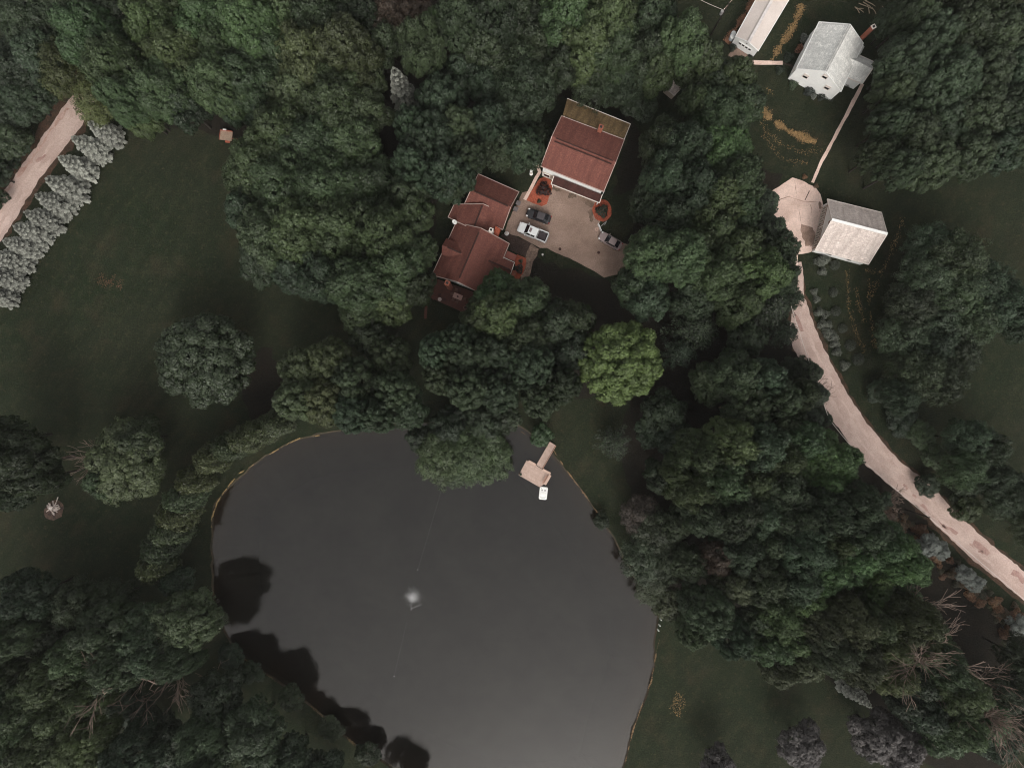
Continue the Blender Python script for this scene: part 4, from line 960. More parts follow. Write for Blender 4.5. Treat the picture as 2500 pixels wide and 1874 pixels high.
def crown_broad(seed, R=6.0, Hc=8.0, nl=24, rc=.5, leaves=24, lsize=.42, lobe=(.17, .36), ragged=.05, peak=.5):
    """boughs (lobes) set over a tall dome with crevices between them; each carries leaf clumps"""
    rs = np.random.default_rng(seed); lob = [(np.array([rs.normal(0, .08) * R, rs.normal(0, .08) * R, Hc * .86]), R * lobe[1])]
    k = 0
    while len(lob) < nl and k < 900:
        k += 1
        rho = R * math.sqrt(rs.uniform(0.01, 1)) * .80; a = rs.uniform(0, 6.283)
        zz = Hc * (.16 + .66 * max(0, 1 - (rho / R) ** 2) ** peak + rs.uniform(-.16, .10))
        c = np.array([rho * math.cos(a), rho * math.sin(a), zz]); r = R * (lobe[0] + (lobe[1] - lobe[0]) * rs.uniform(0, 1) ** 1.5)
        if any(np.linalg.norm(c - q) < .80 * (r + s_) * .82 for q, s_ in lob): continue
        lob.append((c, r))
    C = []; Nn = []; L = []
    for i, (c, r) in enumerate(lob):
        m = int(2.6 * math.pi * r * r * 1.5 / (rc * rc * 1.5))
        d = sph(rs, m, -.35); p = c + d * r * np.array([1, 1, 1.05]) * (1 + rs.normal(0, .07 + ragged, (m, 1)))
        keep = np.ones(m, bool)
        for j, (c2, r2) in enumerate(lob):
            if j != i: keep &= np.linalg.norm(p - c2, axis=1) > r2 * .93
        C.append(p[keep]); Nn.append(d[keep]); L.append(np.full(keep.sum(), rs.uniform(0, 1)))
    C = np.concatenate(C); Nn = np.concatenate(Nn); L = np.concatenate(L); m = len(C)
    clump_tone = .5 * rs.uniform(0, 1, m) + .5 * L  # random leaf tone, by clump and by lobe
    ci = np.repeat(np.arange(m), leaves); n = len(ci)
    d = unit(rs.normal(size=(n, 3)) + Nn[ci] * .8 + np.array([0, 0, .2]))
    pos = C[ci] + d * rc * rs.uniform(.4, 1.2, (n, 1)) * (.75 + .5 * rs.uniform(0, 1, m)[ci, None])
    nor = d * .75 + Nn[ci] * .55 + np.array([0, 0, .15]) + rs.normal(0, .40, (n, 3))
    V = quads(pos, nor, lsize, rs)
    return leaf_mesh('crown', V, rs, np.clip(.45 * rs.uniform(0, 1, n) + .55 * clump_tone[ci], 0, 1))
def crown_soft(seed, R=2.2, Hc=9.0, n=9000, lsize=.34, top=.25, belly=.35):
    """columnar, feathery evergreen: upright sprays on a tapering body"""
    rs = np.random.default_rng(seed)
    t = rs.uniform(0, 1, n) ** .8; a = rs.uniform(0, 6.283, n)
    prof = np.where(t < belly, .75 + .25 * t / belly, np.sqrt(np.maximum(0, 1 - ((t - belly) / (1 - belly)) ** 1.8)))
    wob = 1 + .13 * np.sin(a * 5 + seed) + .10 * np.sin(a * 9 + t * 12 + seed)
    r = R * prof * wob * (1 - rs.uniform(0, .22, n))
    pos = np.stack([r * np.cos(a), r * np.sin(a), t * Hc], axis=1) + rs.normal(0, .07, (n, 3))
    outw = np.stack([np.cos(a), np.sin(a), np.full(n, .5)], axis=1)
    nor = outw + rs.normal(0, .55, (n, 3)); al = np.stack([np.cos(a) * .4, np.sin(a) * .4, np.ones(n)], axis=1) + rs.normal(0, .3, (n, 3))
    return leaf_mesh('crown', quads(pos, nor, lsize, rs, .5, al), rs)
def crown_spruce(seed, R=2.6, Hc=8.5, tiers=15, lsize=.30, mat=NEEDLE):
    """tiers of drooping fan branches, pale tips, with the dark gaps painted into the inner needle colour"""
    rs = np.random.default_rng(seed); Cc = []; Nn = []; Al = []; Rn = []
    for i in range(tiers):
        t = i / (tiers - 1); z = Hc * (.06 + .92 * t); rt = R * (1 - t ** 1.35) ** .72 * (1 + .08 * math.sin(i * 2.1)) + .12
        nb = max(5, int(16 * (1 - t) ** .6)); a0 = rs.uniform(0, 6.28)
        for b in range(nb):
            a = a0 + 6.283 * b / nb + rs.normal(0, .10); rl = rt * rs.uniform(.82, 1.1)
            wdt = .9 * rl * 6.283 / nb * .5 + .12; m = int(26 + 30 * rl)
            u = rs.uniform(.35, 1, m) ** .7; s = rs.uniform(-1, 1, m) * (1.15 - .75 * u ** 3)
            x = u * rl; y = s * wdt * (0.4 + .6 * u); zz = z + .18 * Hc / tiers * 2 * (1 - u) + .35 * u - .5 * u * u * rl / R - .10 * np.abs(s)
            pos = np.stack([x * math.cos(a) - y * math.sin(a), x * math.sin(a) + y * math.cos(a), zz], axis=1)
            Cc.append(pos); Nn.append(np.tile([math.cos(a) * .25, math.sin(a) * .25, .9], (m, 1)) + rs.normal(0, .4, (m, 3)))
            Al.append(np.tile([math.cos(a), math.sin(a), -.2], (m, 1)) + rs.normal(0, .5, (m, 3))); Rn.append(np.clip(.05 + .95 * ((u - .35) / .65) ** 1.5 + rs.normal(0, .12, m), 0, 1))  # inner needles coloured darker, standing in for shade inside each tier
    C = np.concatenate(Cc); return leaf_mesh('crown', quads(C, np.concatenate(Nn), lsize, rs, .45, np.concatenate(Al)), rs, np.concatenate(Rn), mat)
def crown_pine(seed, R=4.5, Hc=10.0, nb=46, lsize=.34):
    """open conifer: separate radiating boughs with tufts"""
    rs = np.random.default_rng(seed); Cc = []; Nn = []; Al = []
    for i in range(nb):
        t = (i + .5) / nb; a = i * 2.4 + rs.normal(0, .2); z = Hc * (.12 + .86 * t); rl = R * (1 - t) ** .7 * rs.uniform(.75, 1.1) + .3
        m = int(55 * rl / R * 2.2) + 20
        u = rs.uniform(.15, 1, m); y = rs.normal(0, .20 + .10 * np.sin(u * 3.1), m) * 1.2
        x = u * rl; zz = z + .15 * rl * u + rs.normal(0, .08, m)
        Cc.append(np.stack([x * math.cos(a) - y * math.sin(a), x * math.sin(a) + y * math.cos(a), zz], axis=1))
        Nn.append(np.tile([0, 0, 1.], (m, 1)) + rs.normal(0, .5, (m, 3))); sd_ = np.sign(y)
        Al.append(np.stack([math.cos(a) - sd_ * .7 * math.sin(a), math.sin(a) + sd_ * .7 * math.cos(a), np.full(m, .1)], axis=1) + rs.normal(0, .25, (m, 3)))
    return leaf_mesh('crown', quads(np.concatenate(Cc), np.concatenate(Nn), lsize * 1.3, rs, .35, np.concatenate(Al)), rs, None, NEEDLE)
def crown_shrub(seed, R=1.0, Hc=1.2, n=900, lsize=.2, lump=.22):
    rs = np.random.default_rng(seed); d = sph(rs, n, -.1); a = np.arctan2(d[:, 1], d[:, 0])
    w_ = 1 + lump * np.sin(a * 3 + seed) * np.sqrt(1 - d[:, 2] ** 2) + lump * .7 * np.sin(d[:, 0] * 9 + seed) * np.cos(d[:, 1] * 8)
    pos = d * np.array([R, R, Hc]) * (w_ * rs.uniform(.78, 1.03, n))[:, None]; pos[:, 2] = np.maximum(pos[:, 2], .03)
    return leaf_mesh('crown', quads(pos, d + np.array([0, 0, .3]) + rs.normal(0, .5, (n, 3)), lsize, rs), rs)
def grow(mb, p, d, L, r, depth, rs, spread=.55, up=.12, kids=3, seg=5, min_r=.018):
    n = 4; pts = [p]; q = p.copy(); dd = d.copy()
    for i in range(n):
        dd = (dd + Vector(rs.normal(0, .13, 3)) + Vector((0, 0, up * .5))).normalized(); q = q + dd * L / n; pts.append(q.copy())
    rad = [max(min_r, r * (1 - .5 * i / n)) for i in range(n + 1)]
    mb.tube(pts, rad, seg, cap=False)
    if depth <= 0: return
    for k in range(kids + (1 if rs.uniform() < .5 else 0)):
        i = int(rs.integers(1, n + 1)) if k else n
        v = Vector(rs.normal(0, 1, 3)); v = (v - dd * v.dot(dd)).normalized()
        nd = (dd + v * spread * rs.uniform(.7, 1.4) + Vector((0, 0, up))).normalized()
        grow(mb, pts[i], nd, L * rs.uniform(.55, .8), rad[i] * .62, depth - 1, rs, spread, up, kids, max(3, seg - 1), min_r)
def trunk_mesh(seed, ht, r, limbs=6, reach=.5):
    rs = np.random.default_rng(seed); mb = MB()
    mb.tube([(0, 0, -.2), (0, 0, .3), (rs.normal(0, .15), rs.normal(0, .15), ht * .45), (rs.normal(0, .3), rs.normal(0, .3), ht * .8)], [r * 1.5, r * 1.05, r * .8, r * .3], 8)
    for i in range(limbs):
        a = i * 6.283 / limbs + rs.normal(0, .3); z = ht * rs.uniform(.3, .6)
        grow(mb, Vector((0, 0, z)), Vector((math.cos(a), math.sin(a), .7)).normalized(), ht * reach * .6, r * .45, 1, rs, .5, .1, 2, 5)
    me = bpy.data.meshes.new('trunk'); me.from_pydata(mb.v, [], mb.f); me.update(); me.materials.append(BARK); return me
def bare_mesh(seed, ht, depth=4, spread=.6, kids=3, up=.05, stems=1):
    rs = np.random.default_rng(seed); mb = MB()
    for s in range(stems):
        d = Vector((rs.normal(0, .25 if stems > 1 else .03), rs.normal(0, .25 if stems > 1 else .03), 1)).normalized()
        grow(mb, Vector((0, 0, 0)), d, ht * .45, ht * .02, depth, rs, spread, up, kids, 6, .04)
    me = bpy.data.meshes.new('branches'); me.from_pydata(mb.v, [], mb.f); me.update(); me.materials.append(BARE); return me

# variants: (crown mesh, trunk mesh, nominal R, nominal height, crown base height)
VAR = {}
VAR['L'] = [(crown_broad(100 + i, 6.6, 12.0, 26, .48, 34, .34, (.20, .33)), trunk_mesh(100 + i, 15, .34), 6.6, 19.0, 6.0) for i in range(6)]
VAR['M'] = [(crown_broad(200 + i, 4.6, 9.0, 18, .42, 34, .31, (.23, .37)), trunk_mesh(200 + i, 12, .26), 4.6, 14.5, 4.6) for i in range(5)]
VAR['F'] = [(crown_broad(300 + i, 6.6, 11.0, 95, .36, 28, .30, (.085, .155), .0, .62), trunk_mesh(300 + i, 14, .36), 6.6, 17.5, 5.4) for i in range(4)]
VAR['S'] = [(crown_broad(400 + i, 2.8, 5.0, 13, .34, 30, .26, (.24, .40)), trunk_mesh(400 + i, 6.5, .16), 2.8, 7.5, 2.2) for i in range(3)]
VAR['W'] = [(crown_broad(500 + i, 5.2, 9.0, 22, .60, 34, .27, (.20, .34), .16), trunk_mesh(500 + i, 12, .26), 5.2, 14.0, 4.0) for i in range(3)]
VAR['Z'] = [(crown_broad(950, 9.2, 11.0, 170, .34, 28, .32, (.055, .15), .07, .55), trunk_mesh(950, 13, .36), 9.2, 15.0, 4.0)]
VAR['A'] = [(crown_soft(600 + i, 2.3, 9.0), trunk_mesh(600 + i, 5, .16, 3, .2), 2.3, 9.4, .4) for i in range(3)]
VAR['B'] = [(crown_spruce(700 + i, 3.1, 7.4, 12, .36), trunk_mesh(700 + i, 7, .15, 0), 3.1, 7.6, .2) for i in range(4)]
VAR['P'] = [(crown_pine(800 + i), trunk_mesh(800 + i, 11, .2, 0), 4.5, 11.5, 1.2) for i in range(2)]
VAR['D'] = [(crown_spruce(900 + i, 3.4, 13, 20, .36), trunk_mesh(900 + i, 12.5, .22, 0), 3.4, 13.3, .3) for i in range(2)]
SHRUB = [crown_shrub(1000 + i) for i in range(4)]
BALL = [crown_shrub(1100 + i, 1, 1.0, 1300, .13, .04) for i in range(2)]

TINT = {'G': ((.047, .070, .030), 'mid green'), 'D': ((.028, .042, .021), 'dark green'), 'K': ((.038, .057, .029), 'grey-green'), 'O': ((.051, .066, .030), 'olive green'),
        'B': ((.062, .106, .038), 'bright green'), 'L': ((.090, .130, .042), 'lime green'), 'R': ((.062, .046, .034), 'reddish brown'), 'T': ((.050, .061, .032), 'dull olive'),
        'S': ((.27, .28, .245), 'silver'), 'P': ((.090, .083, .080), 'purplish grey'), 'Q': ((.19, .21, .19), 'silver green'), 'Y': ((.062, .080, .030), 'yellowish green'), 'E': ((.050, .083, .033), 'fresh green')}
TREES = []     # (d-pixel u, v, r, variant, tint, height or None)
def T(s):
    for ln in s.strip().split('\n'):
        for it in ln.split(';'):
            q = it.split()
            if not q: continue
            TREES.append((float(q[0]), float(q[1]), float(q[2]), q[3], q[4], float(q[5]) if len(q) > 5 else None))
# woods in the top left
T("""60 40 62 L D 14;150 15 55 L D 15;35 140 66 L D 12;50 215 50 L D 11;5 290 46 M D 9;-30 210 60 L D 12;195 75 66 L E;255 145 58 L G;140 150 58 W Y;215 210 55 W Y;275 215 48 L G;300 245 40 M G
330 55 62 L E;385 120 62 L G;350 190 58 L G;400 230 45 M D;440 45 64 L E;480 115 58 L G;470 185 56 L G;545 60 62 L E;540 170 62 L G;503 222 36 M D;600 120 58 L G;620 30 60 L G;566 232 40 M D
250 25 55 M D;340 -30 60 L G;450 -40 60 L G;560 -35 60 L G;80 120 55 M D;-15 375 36 M D 8;40 300 26 S D 5;20 345 22 S D 4;-12 430 24 S D 4""")
# central woods
T("""660 125 66 L O;745 110 66 L O;788 170 44 M O;640 205 66 L O;720 215 66 L G;608 285 66 L G;790 245 50 M K;680 310 74 L G;555 365 64 L G;755 320 66 L G;620 400 74 L G;710 405 70 L G;535 450 50 M D
580 500 66 L K;650 500 66 L G;735 490 66 L G;800 400 58 M G;640 585 54 M D;705 590 58 L D;830 500 60 L G;770 610 60 L G;890 465 46 M G;900 540 38 M G;860 580 58 L G;835 650 55 M G;780 670 45 M G
886 268 44 F K;950 215 60 F K;935 300 66 F K;985 270 55 F K;890 360 56 F K;965 370 62 F K;880 420 44 M K;1005 330 50 F D;975 400 30 M D;560 560 50 M K;900 620 40 M D""")
# top centre
T("""690 25 60 L D;765 20 58 L D;840 35 50 W R;832 88 46 M D;890 40 52 W R;908 98 46 L D;945 60 34 M E 17;990 50 56 L D;1040 110 50 M D;1065 40 56 L D;1000 150 44 M D;1125 35 56 L D;1170 95 46 M D
1120 130 58 W K;1140 195 58 W K;1115 235 52 W D;1090 310 50 W D;1060 260 40 M D;1130 320 40 M D;1050 180 40 M D;1230 40 66 L E;1310 35 62 L G;1270 100 60 L G;1330 110 56 L G;1210 150 44 M D;1280 170 50 W D;1345 180 48 W D
1410 40 60 L K;1400 110 56 L K;1470 90 54 L G;1418 150 44 M G;1510 130 52 M G;1545 185 50 M K;1590 165 44 M G;1600 225 50 M G;1555 250 54 L G;1520 300 46 M D;1500 222 34 M G;1380 220 36 S D;1165 300 30 S D""")
# right of the barn and behind the driveway
T("""1432 310 50 L D;1440 380 50 L D;1475 320 54 L D;1550 330 66 L B 18;1590 390 56 L G;1490 400 60 L D;1550 430 62 L G;1408 440 44 M D;1450 470 54 L D;1600 460 46 L G;1650 440 40 D D;1660 500 46 D D;1680 540 40 M D;1540 500 60 L G
1414 545 54 L G;1470 550 58 L G;1590 540 54 L G;1640 590 56 L E;1545 590 58 L G;1690 600 36 M D;1378 622 48 M G;1400 640 48 M K;1500 640 46 M D;1590 650 50 L G;1650 670 62 P D 15;1700 650 40 P D 13;1500 715 62 P K 13;1465 760 46 P D 10;1690 720 40 P D 12;1610 730 44 M D""")
# centre: between house and pond
T("""1078 618 34 M E 12;1058 660 42 M E 12;1080 680 52 L G;1140 650 48 M G;1040 690 44 M G;985 735 40 F D;940 760 44 F K;1010 760 56 F K;1075 760 56 F K;955 810 48 F K;1010 835 54 F K;1080 840 52 F K;1145 790 62 F D;1200 700 52 M D;1230 760 48 M D
1170 860 50 F D;1215 830 46 F D;1130 730 46 M D;1245 690 36 M D;650 800 60 F O;710 780 56 F O;640 860 56 F O;700 865 62 F O;765 820 56 F K;760 890 54 F K;840 770 52 F D;850 840 52 F K;820 895 46 F K;880 880 40 M D;800 730 40 M D
960 985 60 W G 9;1035 975 60 W G 9;1000 1000 48 W G 8;975 925 42 M D 9;1045 915 40 M D 9;1090 905 30 S D 6;910 950 30 S D""")
T("""1340 782 98 Z L 15;430 775 112 F K 16;262 1000 78 L O 14;225 1040 40 M G;300 950 40 M D;40 1005 66 L D;-10 950 50 L D;95 1030 36 M D;15 1060 40 M D""")
# arborvitae rows left of the pond
T("""600 912 36 A O 11;565 930 38 A O 11;530 948 38 A O 11;495 965 38 A O 11;458 990 40 A O 11;420 1040 42 A O 11;398 1075 44 A K 12;385 1110 44 A O 12;372 1145 44 A O 12;352 1180 44 A K 12;340 1220 42 A O 11;380 1255 34 A K 9""")
# bottom left, on the bank
T("""405 1345 66 L K 18;466 1507 54 M D 15;540 1588 66 L K 18;697 1708 58 M D 15;630 1640 44 M D 13;823 1761 32 W D 16;861 1792 34 M D 16;700 1650 30 S D 7;300 1370 60 L K;230 1360 56 L K;170 1300 50 W D;322 1405 52 L K;255 1430 56 L K;380 1425 42 L K
60 1290 56 L D;30 1370 50 L D;110 1370 46 M D;160 1415 50 L G;110 1465 54 L G;60 1520 54 L G;25 1580 54 L G;130 1545 60 L G;190 1495 46 L G;90 1610 56 L G;190 1600 56 L G;290 1630 54 L K;370 1610 50 M K
436 1590 48 L K;470 1625 50 M K;430 1650 46 L K;20 1460 46 L D;-20 1500 50 L D;240 1300 40 W D;20 1650 40 M R;""")
# top right grove
T("""300 1540 42 W D 6;350 1575 38 W D 6;260 1520 36 W D 6;498 1418 26 S D 4;545 1452 24 S D 3;628 1508 26 S D 4;715 1572 24 S D 3;795 1628 24 S D 4;462 1335 24 S D 4""")
T("""1960 120 62 F K;2020 75 66 F K;2090 55 70 F K;2160 70 66 F K;2215 60 60 F K;1935 190 46 F K;1985 200 62 F K;2060 160 70 F K;2130 150 70 F K;2195 150 64 F K;1925 265 50 F D;1975 290 60 F K;2045 250 68 F K;2120 240 70 F K;2190 240 66 F K
1900 330 40 F D;1950 360 46 F D;2020 345 60 F K;2095 330 62 F K;2165 310 60 F K;2220 310 50 F K;1985 20 50 F D;2060 -20 60 F K;2150 -20 60 F K;1940 40 36 M D;""")
# right side
T("""2010 530 50 W K;2060 560 56 W K;2000 600 56 W K;2070 630 60 W G;2130 620 58 W K;1970 660 52 W D;2030 690 58 W K;2100 690 56 W G;2170 660 52 W K;1955 720 48 W K;2010 750 46 W D;2200 700 40 W D;2070 760 44 W D;1985 810 50 W D;2040 830 44 W D;1945 860 38 W D
1955 915 30 S D 3;1990 940 28 S G 4;2018 985 26 S G 4;2005 1048 24 S D 3;2090 950 46 W K;2130 970 44 W K;2080 1010 40 W G;2140 1030 40 W D;2090 1100 28 S G 5;2188 1082 42 W D;2232 1140 40 W D;2180 1060 46 W D;2082 1060 26 S D 4;1902 845 24 S D 2.5;1938 895 24 S D 2.5""")
# right woods
T("""1540 830 44 M K;1590 810 52 L K;1650 820 56 F K;1690 860 46 F K;1620 880 58 F K;1700 920 40 M D;1742 805 38 D D 12;1755 852 38 D D 12;1745 905 36 D D 11;1772 905 28 D D 9;1730 850 36 M D;1440 890 44 M D;1460 950 42 M D;1410 930 34 S D;1430 1030 34 M D
1735 955 42 M E;1770 985 52 M B;1808 1000 46 M B;1788 1045 42 M B;1510 985 54 L G;1575 960 56 L G;1640 960 54 L K;1690 990 48 L G;1490 1050 54 L G;1555 1040 58 L G;1620 1040 56 L G;1690 1060 52 L K;1520 1105 48 L D;1585 1110 54 L D;1650 1110 54 L K
1720 1120 56 L K;1790 1110 52 L K;1850 1090 44 L K;1865 1145 48 L K;1600 1180 52 L K;1665 1180 56 L K;1735 1185 54 L K;1550 1200 42 M R;1800 1175 48 L G;1845 1200 50 L B;1780 1235 52 L B;1900 1175 50 L E;1945 1210 50 L B;1895 1240 46 M B;1720 1250 50 L K;1650 1250 50 L K;1590 1260 44 M T
1740 1290 48 M B;1540 1330 56 F K;1500 1370 40 F K;1585 1380 48 F K;1640 1330 44 M K;1690 1330 52 L E;1720 1375 46 M E;1670 1395 44 M E;1770 1340 48 L T;1830 1340 50 L T;1900 1300 46 M B;1940 1290 46 M E;1880 1345 44 L K;1800 1400 52 L T;1740 1430 42 M T;1850 1420 52 L T;1910 1390 52 L O
1965 1340 50 L O;1975 1390 50 L O;2010 1370 40 M G;1920 1450 48 L O;2030 1430 46 L G;1980 1470 40 M D;2080 1500 50 L G;2060 1460 40 M G;2130 1550 50 M E;2080 1570 50 M E;2040 1590 44 M G;2150 1600 44 M D;2000 1540 46 M D;1950 1510 40 M D;1690 1450 36 M T;2180 1490 46 W D;2200 1560 40 W D;2205 1420 40 W D;1500 1300 38 M D
1380 1110 40 W R 8;1420 1150 50 W T 9;1395 1205 52 W K 8;1440 1215 46 W K 9;1420 1265 42 W T 7;1470 1270 36 W R 7;1445 1300 34 S T;1490 1220 36 M D;1460 1130 36 M D;1325 955 46 P D 8;1170 940 22 S E 4;1300 1125 16 S D 3""")
# spruces with silver needles; purple-grey trees
T("""228 284 34 B S 8.5;196 316 36 B S 9;168 358 36 B S 9;142 402 38 B S 9;120 436 36 B S 9;96 472 36 B S 9;72 500 34 B S 8.5;50 530 34 B S 8.5;24 560 36 B S 9;14 600 32 B S 8.5;0 640 28 B S 8;-14 590 30 B S 8
866 190 34 B S 15;1850 1498 30 B S 10;1552 1655 34 M P 9;1738 1612 44 M P 10;1900 1590 52 M P 12;1950 1625 50 M P 12;2004 1178 24 S Q 5;2032 1188 18 S Q 4;2085 1240 18 S Q 4;2105 1258 18 S Q 4;2200 1350 20 S Q 4;2195 1400 18 S Q 4;1908 1080 18 S K 4""")

LAND = {'pond fountain': (893, 1290), 'wooden dock': (1155, 1005), 'two-storey red house': (1265, 310), 'sprawling red house': (1040, 500), 'white cottage': (1800, 130), 'tan-roofed garage': (1840, 490),
        'lime green tree': (1340, 785), 'burn pile': (115, 1098), 'small trailer': (497, 292), 'long white garage': (1640, 50), 'silver spruce hedge': (110, 440), 'lone lawn tree': (430, 775),
        'road bend': (1830, 860), 'lower road end': (2130, 1190), 'bottom-left corner': (0, 1658), 'bottom-right corner': (2212, 1658), 'top-right corner': (2212, 0), 'top-left corner': (0, 0),
        'driveway cars': (1165, 490), 'wooden crate': (2010, 988), 'white shore posts': (1424, 1345), 'three-way fork of dead branches': (370, 1470)}
LAND.pop('three-way fork of dead branches')
DIRS = ['right of', 'upper right of', 'above', 'upper left of', 'left of', 'lower left of', 'below', 'lower right of']
ORD = ['nearest', 'second nearest', 'third nearest', 'fourth nearest', 'fifth nearest', 'sixth nearest', 'seventh nearest', 'eighth nearest', 'ninth nearest', 'tenth nearest', 'eleventh nearest', 'twelfth nearest'] + ['%dth nearest' % i for i in range(13, 400)]
def sector(l, t): return int(round(math.atan2(-(t[1] - l[1]), t[0] - l[0]) / (math.pi / 4))) % 8
KINDS = {'L': ('broadleaf_tree', 'broadleaf tree'), 'M': ('broadleaf_tree', 'broadleaf tree'), 'F': ('broadleaf_tree', 'fine-textured broadleaf tree'), 'Z': ('broadleaf_tree', 'round broadleaf tree'), 'S': ('small_tree', 'bushy small tree'), 'W': ('wispy_tree', 'feathery tree'),
         'A': ('arborvitae', 'columnar evergreen'), 'B': ('spruce_tree', 'spruce'), 'P': ('pine_tree', 'open pine'), 'D': ('fir_tree', 'jagged conifer')}
GROUPS = {'broadleaf_tree': 'broadleaf trees of the woods', 'small_tree': 'small trees and tall bushes', 'wispy_tree': 'feathery trees', 'arborvitae': 'columnar evergreens left of the pond', 'spruce_tree': 'silver spruces', 'pine_tree': 'open pines', 'fir_tree': 'jagged conifers by the road'}
def tree_label(i, t):
    best = None
    for nm, l in LAND.items():
        d = math.hypot(t[0] - l[0], t[1] - l[1])
        if d < 12: continue
        s = sector(l, t)
        rank = sum(1 for q in TREES if q is not t and sector(l, q) == s and math.hypot(q[0] - l[0], q[1] - l[1]) < d)
        if best is None or (rank, d) < best[0]: best = ((rank, d), nm, s)
    (rank, d), nm, s = best
    size = 'large' if t[2] > 55 else ('small' if t[2] < 36 else 'medium')
    word = TINT[t[4]][1]
    kind = KINDS[t[3]][1]
    return f"{size} {word} {kind}, {ORD[rank]} tree {DIRS[s]} the {nm}"
SPECIAL = {(1340, 782): 'bright lime green round tree right of the centre', (430, 775): 'round grey-green tree standing alone on the left lawn', (1325, 955): 'small dark star-shaped pine on the grass right of the dock',
           (866, 190): 'pale silver spruce alone among the dark woods above the red house', (1850, 1498): 'pale silver spruce at the lawn edge in the lower right', (945, 60): 'narrow fresh green tree poking through dark woods at the top'}
tr_rs = random.Random(21)
for i, t in enumerate(TREES):
    u, v, r, var, tint, ht = t
    cm, tm, Rn, Hn, base_h = VAR[var][i % len(VAR[var])]
    conif = var in 'ABPD'
    # height guessed from the crown size unless given; the crown is placed where it is seen
    hgt = ht if ht else {'L': 20, 'M': 15, 'F': 18, 'Z': 15, 'S': 6.5, 'W': 14, 'A': 11, 'B': 9, 'P': 12, 'D': 12}[var] * tr_rs.uniform(.84, 1.16)
    zm = hgt * (.5 if conif else .66)
    q = PD(u - (5 if var == 'B' and u < 300 else 0), v, zm); Rw = r * K * S * (H - zm) / H * (1.05 if not conif else 1.0)
    if var == 'B': Rw = 2.3 * r / 34 * tr_rs.uniform(.9, 1.12)
    if var == 'A': Rw = 2.7 * r / 40
    nm = KINDS[var][0]
    root = empty(nm, (q.x, q.y, 0)); root.rotation_euler = (0, 0, tr_rs.uniform(0, 6.283))
    root.scale = (Rw / Rn, Rw / Rn * tr_rs.uniform(.92, 1.08), hgt / Hn)
    tag(root, SPECIAL.get((u, v)) or tree_label(i, t), 'tree', GROUPS[nm])
    to = bpy.data.objects.new('trunk', tm); COL.objects.link(to); to.parent = root
    co = bpy.data.objects.new('crown', cm); COL.objects.link(co); co.parent = root; co.location = (0, 0, base_h * (0.55 if var in 'LMFWSZ' else 1))
    if var in 'LMFWSZ': co.scale = (1, 1, (Hn - base_h * .55) / (Hn - base_h) * .98)
    c = TINT[tint][0];  k = tr_rs.uniform(.62, 1.12); hsh = tr_rs.uniform(-.09, .09)
    if tint in 'BEL': k = max(k, .92 if tint in 'BL' else .8)
    if tint in 'SPQ': hsh = 0.01; k = max(k, .85)
    co.color = (c[0] * k * (1 + hsh), c[1] * k, c[2] * k * (1 - hsh), 1)

# bare trees
def bare(u, v, ht, seed, label, **kw):
    q = PD(u, v, 0); root = empty('bare_tree', q, label, 'tree', 'leafless trees'); me = bare_mesh(seed, ht, **kw)
    o = bpy.data.objects.new('branches', me); COL.objects.link(o); o.parent = root; return root
bare(410, 1425, 23, 51, 'leafless dead tree with long spreading branches in the lower left woods', spread=.75, depth=4)
bare(505, 1445, 10, 52, 'small leafless tree with thin arching twigs by the lower left pond bank', spread=.7, depth=3)
bare(1850, 1350, 20, 53, 'leafless tree fanning pale branches in the lower right woods', spread=.5, depth=4, kids=4)
bare(2010, 1475, 20, 54, 'leafless tree with pale branches at the bottom right corner', spread=.55, depth=4, kids=4)
bare(1960, 1500, 15, 55, 'leafless tree left of the bottom right corner beside the grey tree', spread=.6, depth=3)
bare(1555, 880, 15, 56, 'leafless orange-brown branches in the woods right of the lime tree', spread=.8, depth=3)
bare(1715, 868, 10, 57, 'leafless brown twigs between the dark conifers by the road', spread=.8, depth=3)
bare(300, 960, 14, 58, 'thin leafless branches above the olive tree left of the pond', spread=.6, depth=3)
bare(1905, 1085, 5, 59, 'leafless shrub with reddish twigs at the roadside', spread=.8, depth=3, stems=5)
bare(1600, 1225, 13, 60, 'leafless trunk in the gap of the right-hand woods', spread=.4, depth=2)
bare(800, 700, 12, 61, 'thin pale bent branches under the central woods edge', spread=.8, depth=2)
# fallen branch heap at the top
q = P(2122, 14); hp = empty('branch_heap', q, 'heap of pale fallen branches on the grass above the white cottage', 'branch heap')
rs_ = np.random.default_rng(77); DRYB = pm('dry_branch', (.34, .27, .19), None, 1, .9, .2)
for i in range(11):
    a = rs_.uniform(.3, 1.0) + (1.2 if i % 3 == 0 else -.9); L_ = rs_.uniform(1.2, 3.4); c = Vector((rs_.normal(0, 1.1), rs_.normal(0, .8), .15 + rs_.uniform(0, .3))); d = Vector((math.cos(a), math.sin(a), rs_.normal(0, .08)))
    m = MB(); m.tube([c - d * L_ / 2, c + d * L_ * .1 + Vector((.1, 0, .05)), c + d * L_ / 2], [.09, .07, .04], 5); m.build('branch', DRYB, hp, local=True)

